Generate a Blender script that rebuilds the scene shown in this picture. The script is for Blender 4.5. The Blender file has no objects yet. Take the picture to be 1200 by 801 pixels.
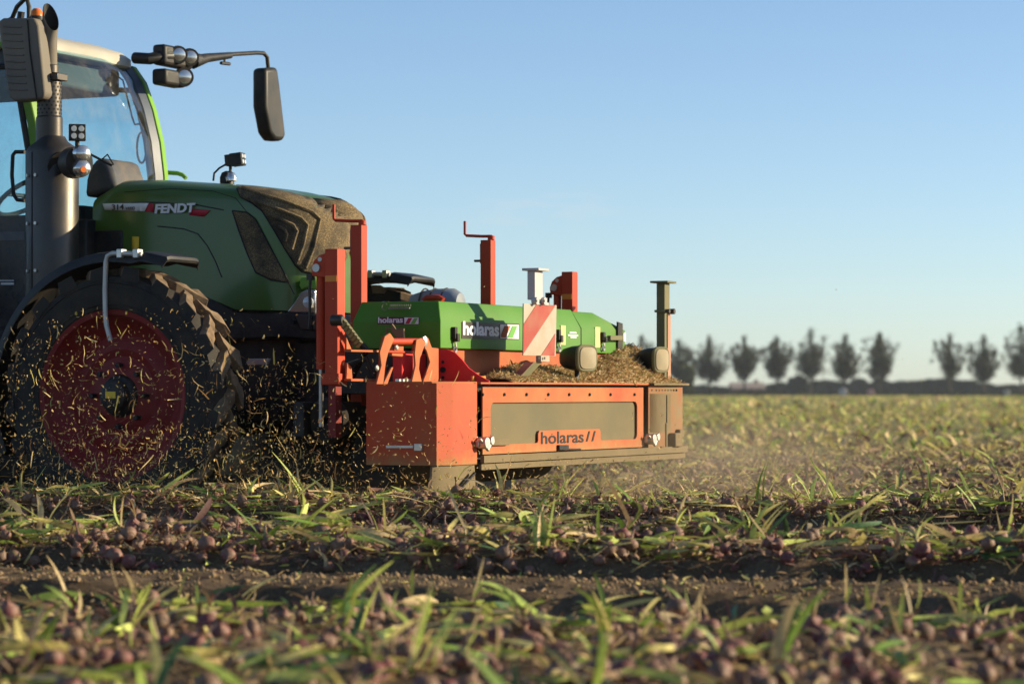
import bpy, bmesh, math, random
import numpy as np
from mathutils import Vector, Matrix
from mathutils.bvhtree import BVHTree
from mathutils.geometry import delaunay_2d_cdt

random.seed(7)
rng = np.random.default_rng(7)
PI = math.pi
R = math.radians
scene = bpy.context.scene
COL = scene.collection

# ------------------------------------------------------------------ camera
CAM_H = 0.67
cam_d = bpy.data.cameras.new('camera')
cam = bpy.data.objects.new('camera', cam_d)
COL.objects.link(cam)
cam.location = (0, 0, CAM_H)
cam.rotation_euler = (R(90), 0, 0)
cam_d.sensor_width = 36.0
cam_d.lens = 97.5
cam_d.shift_y = 0.04875
cam_d.clip_start = 0.1
cam_d.clip_end = 9000
cam_d.dof.use_dof = True
cam_d.dof.focus_distance = 13.9
cam_d.dof.aperture_fstop = 3.4
scene.camera = cam

# ------------------------------------------------------------------ sky and sun
SUN_EL = 16.5
SUN_AZ = 8.0            # degrees turned from world +X towards +Y
w = bpy.data.worlds.new('World')
scene.world = w
w.use_nodes = True
nt = w.node_tree
bg = nt.nodes['Background']
sky = nt.nodes.new('ShaderNodeTexSky')
sky.sky_type = 'NISHITA'
sky.sun_disc = False
sky.sun_elevation = R(SUN_EL)
sky.sun_rotation = R(90 - SUN_AZ)
sky.air_density = 0.70
sky.dust_density = 0.32
sky.ozone_density = 2.4
bg.inputs['Strength'].default_value = 0.098
tcw = nt.nodes.new('ShaderNodeTexCoord')
mpw = nt.nodes.new('ShaderNodeMapping'); mpw.inputs['Scale'].default_value = (30, 30, 170)
nt.links.new(tcw.outputs['Generated'], mpw.inputs['Vector'])
nzw = nt.nodes.new('ShaderNodeTexNoise'); nzw.inputs['Scale'].default_value = 1.0; nzw.inputs['Detail'].default_value = 6
nt.links.new(mpw.outputs[0], nzw.inputs['Vector'])
mpc = nt.nodes.new('ShaderNodeMapping'); mpc.inputs['Location'].default_value = (-.0125 / .045, 0, -.066 / .011); mpc.inputs['Scale'].default_value = (1 / .045, 0, 1 / .011)
nt.links.new(tcw.outputs['Generated'], mpc.inputs['Vector'])
lnw = nt.nodes.new('ShaderNodeVectorMath'); lnw.operation = 'LENGTH'; nt.links.new(mpc.outputs[0], lnw.inputs[0])
mrw = nt.nodes.new('ShaderNodeMapRange'); mrw.interpolation_type = 'SMOOTHSTEP'
mrw.inputs['From Min'].default_value = 1.0; mrw.inputs['From Max'].default_value = 0.0; mrw.inputs['To Max'].default_value = .55
nt.links.new(lnw.outputs['Value'], mrw.inputs['Value'])
rmw = nt.nodes.new('ShaderNodeMapRange'); rmw.inputs['From Min'].default_value = .45; rmw.inputs['From Max'].default_value = .75
nt.links.new(nzw.outputs['Fac'], rmw.inputs['Value'])
mlw = nt.nodes.new('ShaderNodeMath'); mlw.operation = 'MULTIPLY'; nt.links.new(mrw.outputs[0], mlw.inputs[0]); nt.links.new(rmw.outputs[0], mlw.inputs[1])
mxw = nt.nodes.new('ShaderNodeMix'); mxw.data_type = 'RGBA'; mxw.inputs[7].default_value = (4.6, 4.5, 4.4, 1)
nt.links.new(mlw.outputs[0], mxw.inputs[0]); nt.links.new(sky.outputs[0], mxw.inputs[6])
nt.links.new(mxw.outputs[2], bg.inputs[0])

sd = bpy.data.lights.new('sun', 'SUN')
sd.energy = 5.0
sd.angle = R(0.6)
sd.color = (1.0, 0.84, 0.56)
sun = bpy.data.objects.new('sun', sd)
COL.objects.link(sun)
to_sun = Vector((math.cos(R(SUN_EL)) * math.cos(R(SUN_AZ)), math.cos(R(SUN_EL)) * math.sin(R(SUN_AZ)), math.sin(R(SUN_EL))))
sun.rotation_euler = (-to_sun).to_track_quat('-Z', 'Y').to_euler()
sun.location = (20, 5, 12)

scene.view_settings.view_transform = 'Standard'
scene.view_settings.look = 'None'
scene.view_settings.gamma = 1.0
scene.view_settings.exposure = 0.80
scene.render.engine = 'CYCLES'
scene.cycles.use_denoising = True
scene.cycles.max_bounces = 6
scene.cycles.transparent_max_bounces = 12
scene.cycles.volume_bounces = 0
scene.cycles.volume_max_steps = 128

# ------------------------------------------------------------------ materials
def nodes_of(name):
    m = bpy.data.materials.new(name)
    m.use_nodes = True
    return m, m.node_tree, m.node_tree.nodes['Principled BSDF']

def coords(nt, kind='Object', scale=1.0):
    tc = nt.nodes.new('ShaderNodeTexCoord')
    mp = nt.nodes.new('ShaderNodeMapping')
    mp.inputs['Scale'].default_value = (scale,) * 3 if not isinstance(scale, tuple) else scale
    nt.links.new(tc.outputs[kind], mp.inputs['Vector'])
    return mp.outputs[0]

def noise(nt, vec, scale, detail=4, rough=.55):
    n = nt.nodes.new('ShaderNodeTexNoise')
    n.inputs['Scale'].default_value = scale
    n.inputs['Detail'].default_value = detail
    n.inputs['Roughness'].default_value = rough
    nt.links.new(vec, n.inputs['Vector'])
    return n.outputs['Fac']

def ramp(nt, fac, stops):
    r = nt.nodes.new('ShaderNodeValToRGB')
    el = r.color_ramp.elements
    while len(el) < len(stops):
        el.new(0.5)
    for e, (p, c) in zip(el, stops):
        e.position = p
        e.color = (c[0], c[1], c[2], 1) if isinstance(c, (tuple, list)) else (c, c, c, 1)
    nt.links.new(fac, r.inputs[0])
    return r.outputs[0]

def mixc(nt, fac, a, b):
    m = nt.nodes.new('ShaderNodeMix')
    m.data_type = 'RGBA'
    for i, v in ((6, a), (7, b)):
        if hasattr(v, 'links') or hasattr(v, 'is_linked'):
            nt.links.new(v, m.inputs[i])
        else:
            m.inputs[i].default_value = (v[0], v[1], v[2], 1)
    if hasattr(fac, 'is_linked'):
        nt.links.new(fac, m.inputs[0])
    else:
        m.inputs[0].default_value = fac
    return m.outputs[2]

def bump(nt, h, bsdf, strength=.3, dist=.01):
    b = nt.nodes.new('ShaderNodeBump')
    b.inputs['Strength'].default_value = strength
    b.inputs['Distance'].default_value = dist
    nt.links.new(h, b.inputs['Height'])
    nt.links.new(b.outputs[0], bsdf.inputs['Normal'])

DUST = (0.30, 0.22, 0.13)

def surf(name, col, rough=.5, metal=0, dust=.25, dscale=6, coat=0, bmp=.05, dcol=DUST, grain=90, spec=.25, zd=None):
    """painted, plastic or metal surface with a blotchy film of dry field dust"""
    m, nt, b = nodes_of(name)
    v = coords(nt)
    n1 = noise(nt, v, dscale, 7, .65)
    f = ramp(nt, n1, [(.42 - dust * .25, 0.0), (.78 - dust * .25, min(1, dust * 2.2))])
    if zd:      # dust thrown up from the ground cakes the lowest part
        sp = nt.nodes.new('ShaderNodeSeparateXYZ'); nt.links.new(v, sp.inputs[0])
        n4 = noise(nt, v, 9, 6, .7)
        ad = nt.nodes.new('ShaderNodeMath'); ad.operation = 'MULTIPLY_ADD'; ad.inputs[1].default_value = .22; nt.links.new(n4, ad.inputs[0]); nt.links.new(sp.outputs['Z'], ad.inputs[2])
        mp = nt.nodes.new('ShaderNodeMapRange'); mp.inputs['From Min'].default_value = zd[1] + .11; mp.inputs['From Max'].default_value = zd[0] + .11; mp.inputs['To Min'].default_value = .9; mp.inputs['To Max'].default_value = 0
        nt.links.new(ad.outputs[0], mp.inputs['Value'])
        mx = nt.nodes.new('ShaderNodeMath'); mx.operation = 'MAXIMUM'; nt.links.new(f, mx.inputs[0]); nt.links.new(mp.outputs[0], mx.inputs[1]); f = mx.outputs[0]
    n3 = noise(nt, v, dscale * .35, 3, .5)
    tint = ramp(nt, n3, [(.3, .82), (.7, 1.1)])
    mul = nt.nodes.new('ShaderNodeMix'); mul.data_type = 'RGBA'; mul.blend_type = 'MULTIPLY'
    mul.inputs[0].default_value = 1
    mul.inputs[6].default_value = (*col, 1)
    nt.links.new(tint, mul.inputs[7])
    c = mixc(nt, f, mul.outputs[2], dcol)
    nt.links.new(c, b.inputs['Base Color'])
    rr = nt.nodes.new('ShaderNodeMapRange')
    rr.inputs['To Min'].default_value = rough
    rr.inputs['To Max'].default_value = min(1, rough + .5)
    nt.links.new(f, rr.inputs['Value'])
    nt.links.new(rr.outputs[0], b.inputs['Roughness'])
    b.inputs['Metallic'].default_value = metal
    b.inputs['Specular IOR Level'].default_value = spec
    b.inputs['Coat Weight'].default_value = coat
    b.inputs['Coat Roughness'].default_value = .15
    n2 = noise(nt, v, grain, 3)
    bump(nt, n2, b, bmp * 3, .002)
    return m

M = {}
M['green'] = surf('tractor_green', (.047, .115, .010), .36, dust=.06, coat=.4, spec=.3, dscale=5, dcol=(.16, .15, .06))
M['lime'] = surf('lime_green', (.14, .32, .02), .45, dust=.1)
M['hgreen'] = surf('housing_green', (.062, .205, .009), .5, dust=.07, dcol=(.22, .17, .07), dscale=5)
M['red'] = surf('implement_red', (.46, .042, .010), .5, dust=.06, dcol=(.26, .16, .08), dscale=4)
M['sunlit_red'] = surf('guard_sunlit_red', (.42, .062, .013), .6, dust=.32, dcol=(.34, .205, .09), dscale=2.5, zd=(.46, .34))  # same paint as the red, shifted towards orange for sunlit faces
M['redguard'] = surf('guard_red', (.46, .045, .011), .55, dust=.2, dcol=(.34, .19, .08), dscale=2.5, zd=(.40, .30))
M['rimred'] = surf('rim_red', (.20, .012, .012), .5, dust=.10, dscale=9, dcol=(.16, .09, .05))
M['dusty'] = surf('dust_caked_plate', (.15, .115, .065), .9, dust=.4, dscale=3, dcol=(.21, .16, .09))
M['dustygrey'] = surf('dusty_grey_sheet', (.11, .098, .055), .75, dust=.34, dscale=2.0, dcol=(.20, .155, .085), zd=(.50, .36))
M['black'] = surf('black_paint', (.012, .012, .013), .45, dust=.08)
M['bplastic'] = surf('black_plastic', (.014, .014, .015), .45, dust=.05)
M['rubber'] = surf('tyre_rubber', (.018, .017, .016), .75, dust=.3, dscale=7, dcol=(.075, .058, .04))
M['mud'] = surf('muddy_lug', (.08, .055, .034), .95, dust=.6, dscale=14, dcol=(.24, .165, .10), bmp=.35, grain=40)
M['shield'] = surf('exhaust_shield', (.07, .064, .058), .38, metal=.75, dust=.12, dcol=(.16, .12, .08))
M['steel'] = surf('bare_steel', (.45, .44, .42), .32, metal=.9, dust=.2)
M['zinc'] = surf('zinc_plated', (.55, .54, .50), .35, metal=.8, dust=.15)
M['alu'] = surf('grey_tube', (.50, .49, .46), .45, metal=.5, dust=.15)
M['mirror'] = surf('mirror_housing', (.13, .115, .095), .55, dust=.3, dcol=(.22, .18, .13))
M['roof'] = surf('roof_white', (.42, .40, .34), .5, dust=.15)
M['white'] = surf('white_paint', (.48, .46, .46), .45, dust=.15)
M['olive'] = surf('olive_dusty_post', (.12, .12, .06), .6, dust=.3, dcol=(.22, .18, .10))
M['slate'] = surf('dark_headliner', (.09, .105, .12), .8, dust=.05)
M['edge'] = surf('blue_grey_seal', (.045, .065, .10), .4, dust=.04)
M['cowl'] = surf('grey_cowl', (.055, .06, .07), .6, dust=.2)
M['amber'] = surf('amber_plastic', (.70, .16, .02), .3, dust=.05)
M['reflector'] = surf('amber_reflector', (.75, .23, .02), .3, dust=.1)
M['signred'] = surf('sign_red', (.34, .03, .018), .4, dust=.2)
M['signwhite'] = surf('sign_white', (.42, .37, .31), .4, dust=.3)
M['decalwhite'] = surf('decal_white', (.74, .74, .74), .4, dust=.03)
M['decalred'] = surf('decal_red', (.42, .02, .04), .4, dust=.05)
M['decaldark'] = surf('decal_dark', (.035, .028, .03), .4, dust=.1)
M['decalyellow'] = surf('decal_yellow', (.75, .48, .03), .4, dust=.1)
M['decalgreen'] = surf('decal_green', (.12, .38, .06), .4, dust=.05)
M['seal'] = surf('black_seal', (.008, .008, .009), .6, dust=.02)
M['lens'] = surf('lamp_lens', (.55, .55, .52), .12, metal=.1, dust=.05, coat=.8)
M['dustlens'] = surf('dusty_lens', (.33, .29, .20), .6, dust=.4, dcol=(.36, .28, .17))
M['chrome'] = surf('headlight_glass', (.55, .56, .56), .12, metal=.85, dust=.12)
M['bluedrum'] = surf('blue_grey_cover', (.16, .22, .30), .35, dust=.3)

def make_glass():
    m = bpy.data.materials.new('tinted_glass'); m.use_nodes = True
    nt = m.node_tree; nt.nodes.clear()
    o = nt.nodes.new('ShaderNodeOutputMaterial')
    t = nt.nodes.new('ShaderNodeBsdfTransparent'); t.inputs[0].default_value = (.66, .84, .87, 1)
    g = nt.nodes.new('ShaderNodeBsdfGlossy'); g.inputs['Roughness'].default_value = .03; g.inputs[0].default_value = (.9, .95, 1, 1)
    f = nt.nodes.new('ShaderNodeFresnel'); f.inputs[0].default_value = 1.45
    x = nt.nodes.new('ShaderNodeMixShader')
    nt.links.new(f.outputs[0], x.inputs[0]); nt.links.new(t.outputs[0], x.inputs[1]); nt.links.new(g.outputs[0], x.inputs[2])
    d = nt.nodes.new('ShaderNodeBsdfDiffuse'); d.inputs[0].default_value = (.45, .40, .33, 1)
    x2 = nt.nodes.new('ShaderNodeMixShader')
    v = coords(nt); n = noise(nt, v, 9, 8, .7); r = ramp(nt, n, [(.45, .015), (.8, .16)])
    nt.links.new(r, x2.inputs[0]); nt.links.new(x.outputs[0], x2.inputs[1]); nt.links.new(d.outputs[0], x2.inputs[2])
    nt.links.new(x2.outputs[0], o.inputs[0])
    return m
M['glass'] = make_glass()

def make_grille(name='chaff_covered_grille', dense=.5):
    m, nt, b = nodes_of(name)
    v = coords(nt)
    n1 = noise(nt, v, 150, 4, .8)
    n2 = noise(nt, v, 5, 4, .6)
    f1 = ramp(nt, n1, [(.50, 0.), (.60, 1.)])
    f2 = ramp(nt, n2, [(.62 - dense * .5, 0.05), (.85 - dense * .5, 1.)])
    mu = nt.nodes.new('ShaderNodeMath'); mu.operation = 'MULTIPLY'
    nt.links.new(f1, mu.inputs[0]); nt.links.new(f2, mu.inputs[1])
    dusty = mixc(nt, f2, (.022, .018, .012), (.10, .07, .035))
    c = mixc(nt, mu.outputs[0], dusty, (.30, .21, .09))
    nt.links.new(c, b.inputs['Base Color'])
    b.inputs['Roughness'].default_value = .9
    bump(nt, n1, b, .7, .006)
    return m
M['grille'] = make_grille()
M['grille2'] = make_grille('chaff_covered_side_mesh', .55)

def attr_mat(name, attr='col', rough=.7, trans=.0, vary=0):
    m, nt, b = nodes_of(name)
    a = nt.nodes.new('ShaderNodeAttribute'); a.attribute_name = attr
    b.inputs['Roughness'].default_value = rough
    b.inputs['Specular IOR Level'].default_value = .35 if vary else .1
    c = a.outputs['Color']
    if vary:
        v = coords(nt, 'Object')
        n = noise(nt, v, vary, 4, .7)
        t = ramp(nt, n, [(.3, .6), (.7, 1.25)])
        mul = nt.nodes.new('ShaderNodeMix'); mul.data_type = 'RGBA'; mul.blend_type = 'MULTIPLY'; mul.inputs[0].default_value = 1
        nt.links.new(c, mul.inputs[6]); nt.links.new(t, mul.inputs[7]); c = mul.outputs[2]
    nt.links.new(c, b.inputs['Base Color'])
    if trans:
        out = nt.nodes['Material Output']
        tr = nt.nodes.new('ShaderNodeBsdfTranslucent')
        nt.links.new(c, tr.inputs[0])
        x = nt.nodes.new('ShaderNodeMixShader'); x.inputs[0].default_value = trans
        nt.links.new(b.outputs[0], x.inputs[1]); nt.links.new(tr.outputs[0], x.inputs[2])
        nt.links.new(x.outputs[0], out.inputs[0])
    return m
M['leaf'] = attr_mat('onion_leaf', rough=.5, trans=.26, vary=60)
M['chaff'] = attr_mat('chaff', rough=.8, trans=.3)
M['treeleaf'] = attr_mat('tree_leaf', rough=.8, trans=.15)

def onion_mat():
    m, nt, b = nodes_of('red_onion_skin')
    g = nt.nodes.new('ShaderNodeNewGeometry')
    n = noise(nt, g.outputs['Position'], 7, 5, .75)
    v = coords(nt)
    n2 = noise(nt, g.outputs['Position'], 120, 4, .7)
    c = ramp(nt, n, [(.30, (.10, .018, .028)), (.42, (.20, .045, .055)), (.50, (.24, .14, .10)), (.57, (.15, .08, .05)), (.64, (.30, .19, .12)), (.72, (.36, .05, .075))])
    f = ramp(nt, n2, [(.40, .05), (.66, .6)])
    c = mixc(nt, f, c, (.22, .16, .11))
    hv = nt.nodes.new('ShaderNodeHueSaturation'); hv.inputs['Value'].default_value = .86; hv.inputs['Saturation'].default_value = 1.15; nt.links.new(c, hv.inputs['Color']); c = hv.outputs[0]
    nt.links.new(c, b.inputs['Base Color'])
    b.inputs['Roughness'].default_value = .6
    bump(nt, n2, b, .7, .004)
    return m
M['onion'] = onion_mat()

def soil_mat():
    m, nt, b = nodes_of('field_soil')
    g = nt.nodes.new('ShaderNodeNewGeometry')
    P = g.outputs['Position']
    n1 = noise(nt, P, 2.2, 6, .6)
    n2 = noise(nt, P, 55, 6, .75)
    c1 = ramp(nt, n1, [(.3, (.10, .068, .04)), (.7, (.20, .142, .085))])
    c = mixc(nt, ramp(nt, n2, [(.4, 0.), (.7, .7)]), c1, (.045, .03, .02))
    # far off, the leaf litter of the standing crop closes over the soil
    sep = nt.nodes.new('ShaderNodeSeparateXYZ'); nt.links.new(P, sep.inputs[0])
    far = nt.nodes.new('ShaderNodeMapRange'); far.inputs['From Min'].default_value = 24; far.inputs['From Max'].default_value = 60
    nt.links.new(sep.outputs['Y'], far.inputs['Value'])
    n3 = noise(nt, P, .8, 6, .7)
    cf = ramp(nt, n3, [(.35, (.17, .155, .055)), (.5, (.22, .215, .07)), (.65, (.30, .26, .10))])
    c = mixc(nt, far.outputs[0], c, cf)
    nt.links.new(c, b.inputs['Base Color'])
    b.inputs['Roughness'].default_value = 1
    b.inputs['Specular IOR Level'].default_value = .15
    bump(nt, n2, b, .8, .012)
    return m
M['soil'] = soil_mat()
M['crumb'] = surf('dry_crumb', (.15, .10, .06), .95, dust=.5, dscale=6, dcol=(.31, .22, .13), bmp=.3, spec=.1)

# ------------------------------------------------------------------ object helpers
def tag(o, label=None, cat=None, group=None, kind=None):
    if label: o['label'] = label
    if cat: o['category'] = cat
    if group: o['group'] = group
    if kind: o['kind'] = kind
    return o

def empty(name, loc, rz=0):
    o = bpy.data.objects.new(name, None)
    o.empty_display_size = .2
    COL.objects.link(o)
    o.location = loc
    o.rotation_euler = (0, 0, rz)
    return o

class MB:
    def __init__(s): s.v = []; s.f = []; s.mi = []; s.cur = 0
    def add(s, vs, fs):
        b = len(s.v)
        s.v.extend([tuple(v) for v in vs])
        s.f.extend([tuple(i + b for i in f) for f in fs])
        s.mi.extend([s.cur] * len(fs))
        return s
    def box(s, x0, x1, y0, y1, z0, z1):
        vs = [(x, y, z) for x in (x0, x1) for y in (y0, y1) for z in (z0, z1)]
        return s.add(vs, [(0, 1, 3, 2), (4, 6, 7, 5), (0, 4, 5, 1), (2, 3, 7, 6), (0, 2, 6, 4), (1, 5, 7, 3)])
    def prism(s, pts, d):
        """closed polygon of 3-D points pushed along vector d"""
        n = len(pts); d = Vector(d)
        a = [Vector(p) for p in pts]; b = [p + d for p in a]
        fs = [tuple(range(n)), tuple(range(2 * n - 1, n - 1, -1))]
        fs += [(i, i + n, (i + 1) % n + n, (i + 1) % n) for i in range(n)]
        return s.add(a + b, fs)
    def rings(s, rings, cap=True, closed=False):
        n = len(rings[0]); vs = [p for r in rings for p in r]; fs = []
        m = len(rings)
        for k in range(m - 1 + (1 if closed else 0)):
            a = k * n; b = ((k + 1) % m) * n
            for i in range(n):
                j = (i + 1) % n
                fs.append((a + i, a + j, b + j, b + i))
        if cap and not closed:
            fs.append(tuple(range(n - 1, -1, -1)))
            fs.append(tuple(range((m - 1) * n, m * n)))
        return s.add(vs, fs)
    def tube(s, pts, r, n=10, cap=True):
        pts = [Vector(p) for p in pts]
        rr = r if isinstance(r, (list, tuple)) else [r] * len(pts)
        rings = []; ref = None
        for i, p in enumerate(pts):
            t = (pts[min(i + 1, len(pts) - 1)] - pts[max(i - 1, 0)]).normalized()
            if ref is None:
                ref = Vector((0, 0, 1)) if abs(t.z) < .9 else Vector((1, 0, 0))
            u = (ref - t * ref.dot(t)).normalized(); ref = u
            w_ = t.cross(u)
            rings.append([p + (u * math.cos(2 * PI * k / n) + w_ * math.sin(2 * PI * k / n)) * rr[i] for k in range(n)])
        return s.rings(rings, cap)
    def cyl(s, p0, p1, r0, r1=None, n=16):
        return s.tube([p0, p1], [r0, r0 if r1 is None else r1], n)
    def lathe(s, prof, c, axis='y', n=48, cap=False):
        """prof: (radius, offset along the axis)"""
        rings = []
        for r, h in prof:
            ring = []
            for k in range(n):
                a = 2 * PI * k / n
                if axis == 'y': ring.append((c[0] + r * math.cos(a), c[1] + h, c[2] + r * math.sin(a)))
                elif axis == 'z': ring.append((c[0] + r * math.cos(a), c[1] + r * math.sin(a), c[2] + h))
                else: ring.append((c[0] + h, c[1] + r * math.cos(a), c[2] + r * math.sin(a)))
            rings.append(ring)
        return s.rings(rings, cap)
    def build(s, name, mats, parent=None, bevel=0, smooth=35, seg=2):
        me = bpy.data.meshes.new(name)
        me.from_pydata(s.v, [], s.f)
        bm = bmesh.new(); bm.from_mesh(me)
        bmesh.ops.recalc_face_normals(bm, faces=bm.faces)
        bm.to_mesh(me); bm.free()
        for m in (mats if isinstance(mats, (list, tuple)) else [mats]):
            me.materials.append(m)
        for p, i in zip(me.polygons, s.mi): p.material_index = i
        o = bpy.data.objects.new(name, me)
        COL.objects.link(o)
        if parent is not None: o.parent = parent
        if smooth:
            me.shade_smooth(); me.set_sharp_from_angle(angle=R(smooth))
        if bevel:
            b = o.modifiers.new('bevel', 'BEVEL'); b.width = bevel; b.segments = seg; b.limit_method = 'ANGLE'; b.angle_limit = R(35)
            b.harden_normals = False
        return o

def mesh_np(name, V, F, mat, colors=None, smooth=False, parent=None, counts=None):
    """V (n,3), F (m,k) arrays -> object"""
    me = bpy.data.meshes.new(name)
    V = np.asarray(V, np.float32); F = np.asarray(F, np.int32)
    me.vertices.add(len(V)); me.vertices.foreach_set('co', V.ravel())
    k = F.shape[1]
    me.loops.add(F.size); me.loops.foreach_set('vertex_index', F.ravel())
    me.polygons.add(len(F)); me.polygons.foreach_set('loop_start', np.arange(len(F), dtype=np.int32) * k)
    me.polygons.foreach_set('loop_total', np.full(len(F), k, np.int32))
    if colors is not None:
        a = me.color_attributes.new('col', 'FLOAT_COLOR', 'POINT')
        c = np.ones((len(V), 4), np.float32); c[:, :3] = colors
        a.data.foreach_set('color', c.ravel())
    me.update(calc_edges=True); me.validate()
    if smooth: me.shade_smooth()
    me.materials.append(mat)
    o = bpy.data.objects.new(name, me); COL.objects.link(o)
    if parent is not None: o.parent = parent
    return o

def text_mesh(name, txt, size, mat, parent, loc, plane='side', bold=.0, shear=0, thick=.0015, width=None, spacing=1.0):
    cu = bpy.data.curves.new(name, 'FONT')
    cu.body = txt; cu.size = size; cu.shear = shear; cu.offset = bold; cu.extrude = thick; cu.space_character = spacing
    tmp = bpy.data.objects.new('tmp', cu); COL.objects.link(tmp)
    dg = bpy.context.evaluated_depsgraph_get()
    me = bpy.data.meshes.new_from_object(tmp.evaluated_get(dg))
    bpy.data.objects.remove(tmp); bpy.data.curves.remove(cu)
    me.name = name
    xs = [v.co.x for v in me.vertices]; x0 = min(xs); k = (width / (max(xs) - x0)) if width else 1
    for v in me.vertices:
        x, y, z = (v.co.x - x0) * k, v.co.y, v.co.z
        if plane == 'side': v.co = (loc[0] + x, loc[1] - z, loc[2] + y)
        else: v.co = (loc[0] + z, loc[1] + x, loc[2] + y)
    me.materials.clear(); me.materials.append(mat)
    o = bpy.data.objects.new(name, me); COL.objects.link(o); o.parent = parent
    return o

# ------------------------------------------------------------------ vehicle frame: origin under the middle of the front axle
YAW = R(25); CA, SA = math.cos(YAW), math.sin(YAW)
OX, OY = -1.394, 15.364
def S(px, py, y):
    """traced photo point on the upright plane y of the vehicle frame"""
    u = (px - 600) / 3250
    x = (u * (OY + CA * y) - OX - SA * y) / (CA + SA * u)
    Y = OY + CA * y - SA * x
    return Vector((x, y, CAM_H + (459 - py) * Y / 3250))
def F(px, py, x):
    """traced photo point on the cross plane x of the vehicle frame"""
    u = (px - 600) / 3250
    y = (u * (OY - SA * x) - OX - CA * x) / (SA - CA * u)
    Y = OY + CA * y - SA * x
    return Vector((x, y, CAM_H + (459 - py) * Y / 3250))
CAM_L = Vector((CA * (0 - OX) - SA * (0 - OY), SA * (0 - OX) + CA * (0 - OY), CAM_H))
def ray(px, py):
    d = Vector(((px - 600) / 3250, 1, (459 - py) / 3250))
    return Vector((CA * d.x - SA * d.y, SA * d.x + CA * d.y, d.z)).normalized()
def lift(p): return Vector(p)

# ------------------------------------------------------------------ GROUND
TH = R(12); CT, ST = math.cos(TH), math.sin(TH); TT = ST / CT
def uv_to_world(u, v): return u * CT + v * ST, -u * ST + v * CT
PV = np.array([-60, 4.5, 6, 7.5, 8.40, 8.52, 8.74, 8.92, 9.00, 9.35, 9.84, 9.93, 10.5, 11.1, 11.35, 12.06, 12.15, 12.5, 12.85, 13.15, 13.6, 14.6, 15.2, 16.2, 17, 18.5, 20, 22, 24, 27, 30, 9000])
PZ = np.array([0, 0, .0, .0, -.03, -.13, -.14, -.11, .012, .020, -.01, .065, .085, .04, .05, .055, .12, .125, .09, .01, 0, 0, .05, .04, 0, .03, 0, .03, 0, .03, 0, 0])
def lattice(u, v, s, seed):
    x = u / s; y = v / s
    xi = np.floor(x).astype(np.int64); yi = np.floor(y).astype(np.int64)
    fx = x - xi; fy = y - yi; fx = fx * fx * (3 - 2 * fx); fy = fy * fy * (3 - 2 * fy)
    def h(a, b):
        n = (a * 374761393 + b * 668265263 + seed * 974634777) & 0xffffffff
        n = ((n ^ (n >> 13)) * 1274126177) & 0xffffffff
        return ((n ^ (n >> 16)) & 0xffff) / 65535.0
    return (h(xi, yi) * (1 - fx) + h(xi + 1, yi) * fx) * (1 - fy) + (h(xi, yi + 1) * (1 - fx) + h(xi + 1, yi + 1) * fx) * fy - .5
def H(u, v):
    u = np.asarray(u, float); v = np.asarray(v, float)
    wob = lattice(u, v * 0, .5, 3) * .08 + lattice(u, v, .12, 5) * .07
    z = np.interp(v + wob, PV, PZ)
    near = np.clip((60 - v) / 30, 0, 1) * np.clip((u + v * TT + 14) / 4, 0, 1) * np.clip((14 - u - v * TT) / 4, 0, 1)
    z = z + near * (lattice(u, v, .22, 1) * .03 + lattice(u, v, .09, 2) * .026 + lattice(u, v, .05, 4) * .018)
    bed = np.clip((z - .03) / .05, 0, 1) * (v < 14)
    z = z + bed * (lattice(u, v, .30, 8) * .05 + lattice(u, v, .13, 9) * .035)
    return z
vl = list(np.arange(4.2, 16, .035))
st = .05
while vl[-1] < 2600: vl.append(vl[-1] + st); st *= 1.06
vl = [-60, -20, -5, 0, 2.5, 3.5] + vl
ul = list(np.arange(-3.6, 3.61, .04)); st = .05
while ul[-1] < 2600: ul.append(ul[-1] + st); st *= 1.09
neg = [-x for x in ul if x > 3.6][::-1]
ul = neg + ul
UU, VV = np.meshgrid(np.array(ul), np.array(vl)); UU = UU - VV * TT
ZZ = H(UU, VV)
nu, nv = len(ul), len(vl)
idx = np.arange(nu * nv).reshape(nv, nu)
Fc = np.stack([idx[:-1, :-1], idx[:-1, 1:], idx[1:, 1:], idx[1:, :-1]], -1).reshape(-1, 4)
ground = mesh_np('field_ground', np.stack([UU, VV, ZZ], -1).reshape(-1, 3), Fc, M['soil'], smooth=True)
ground.rotation_euler = (0, 0, -TH)
tag(ground, kind='structure')

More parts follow.
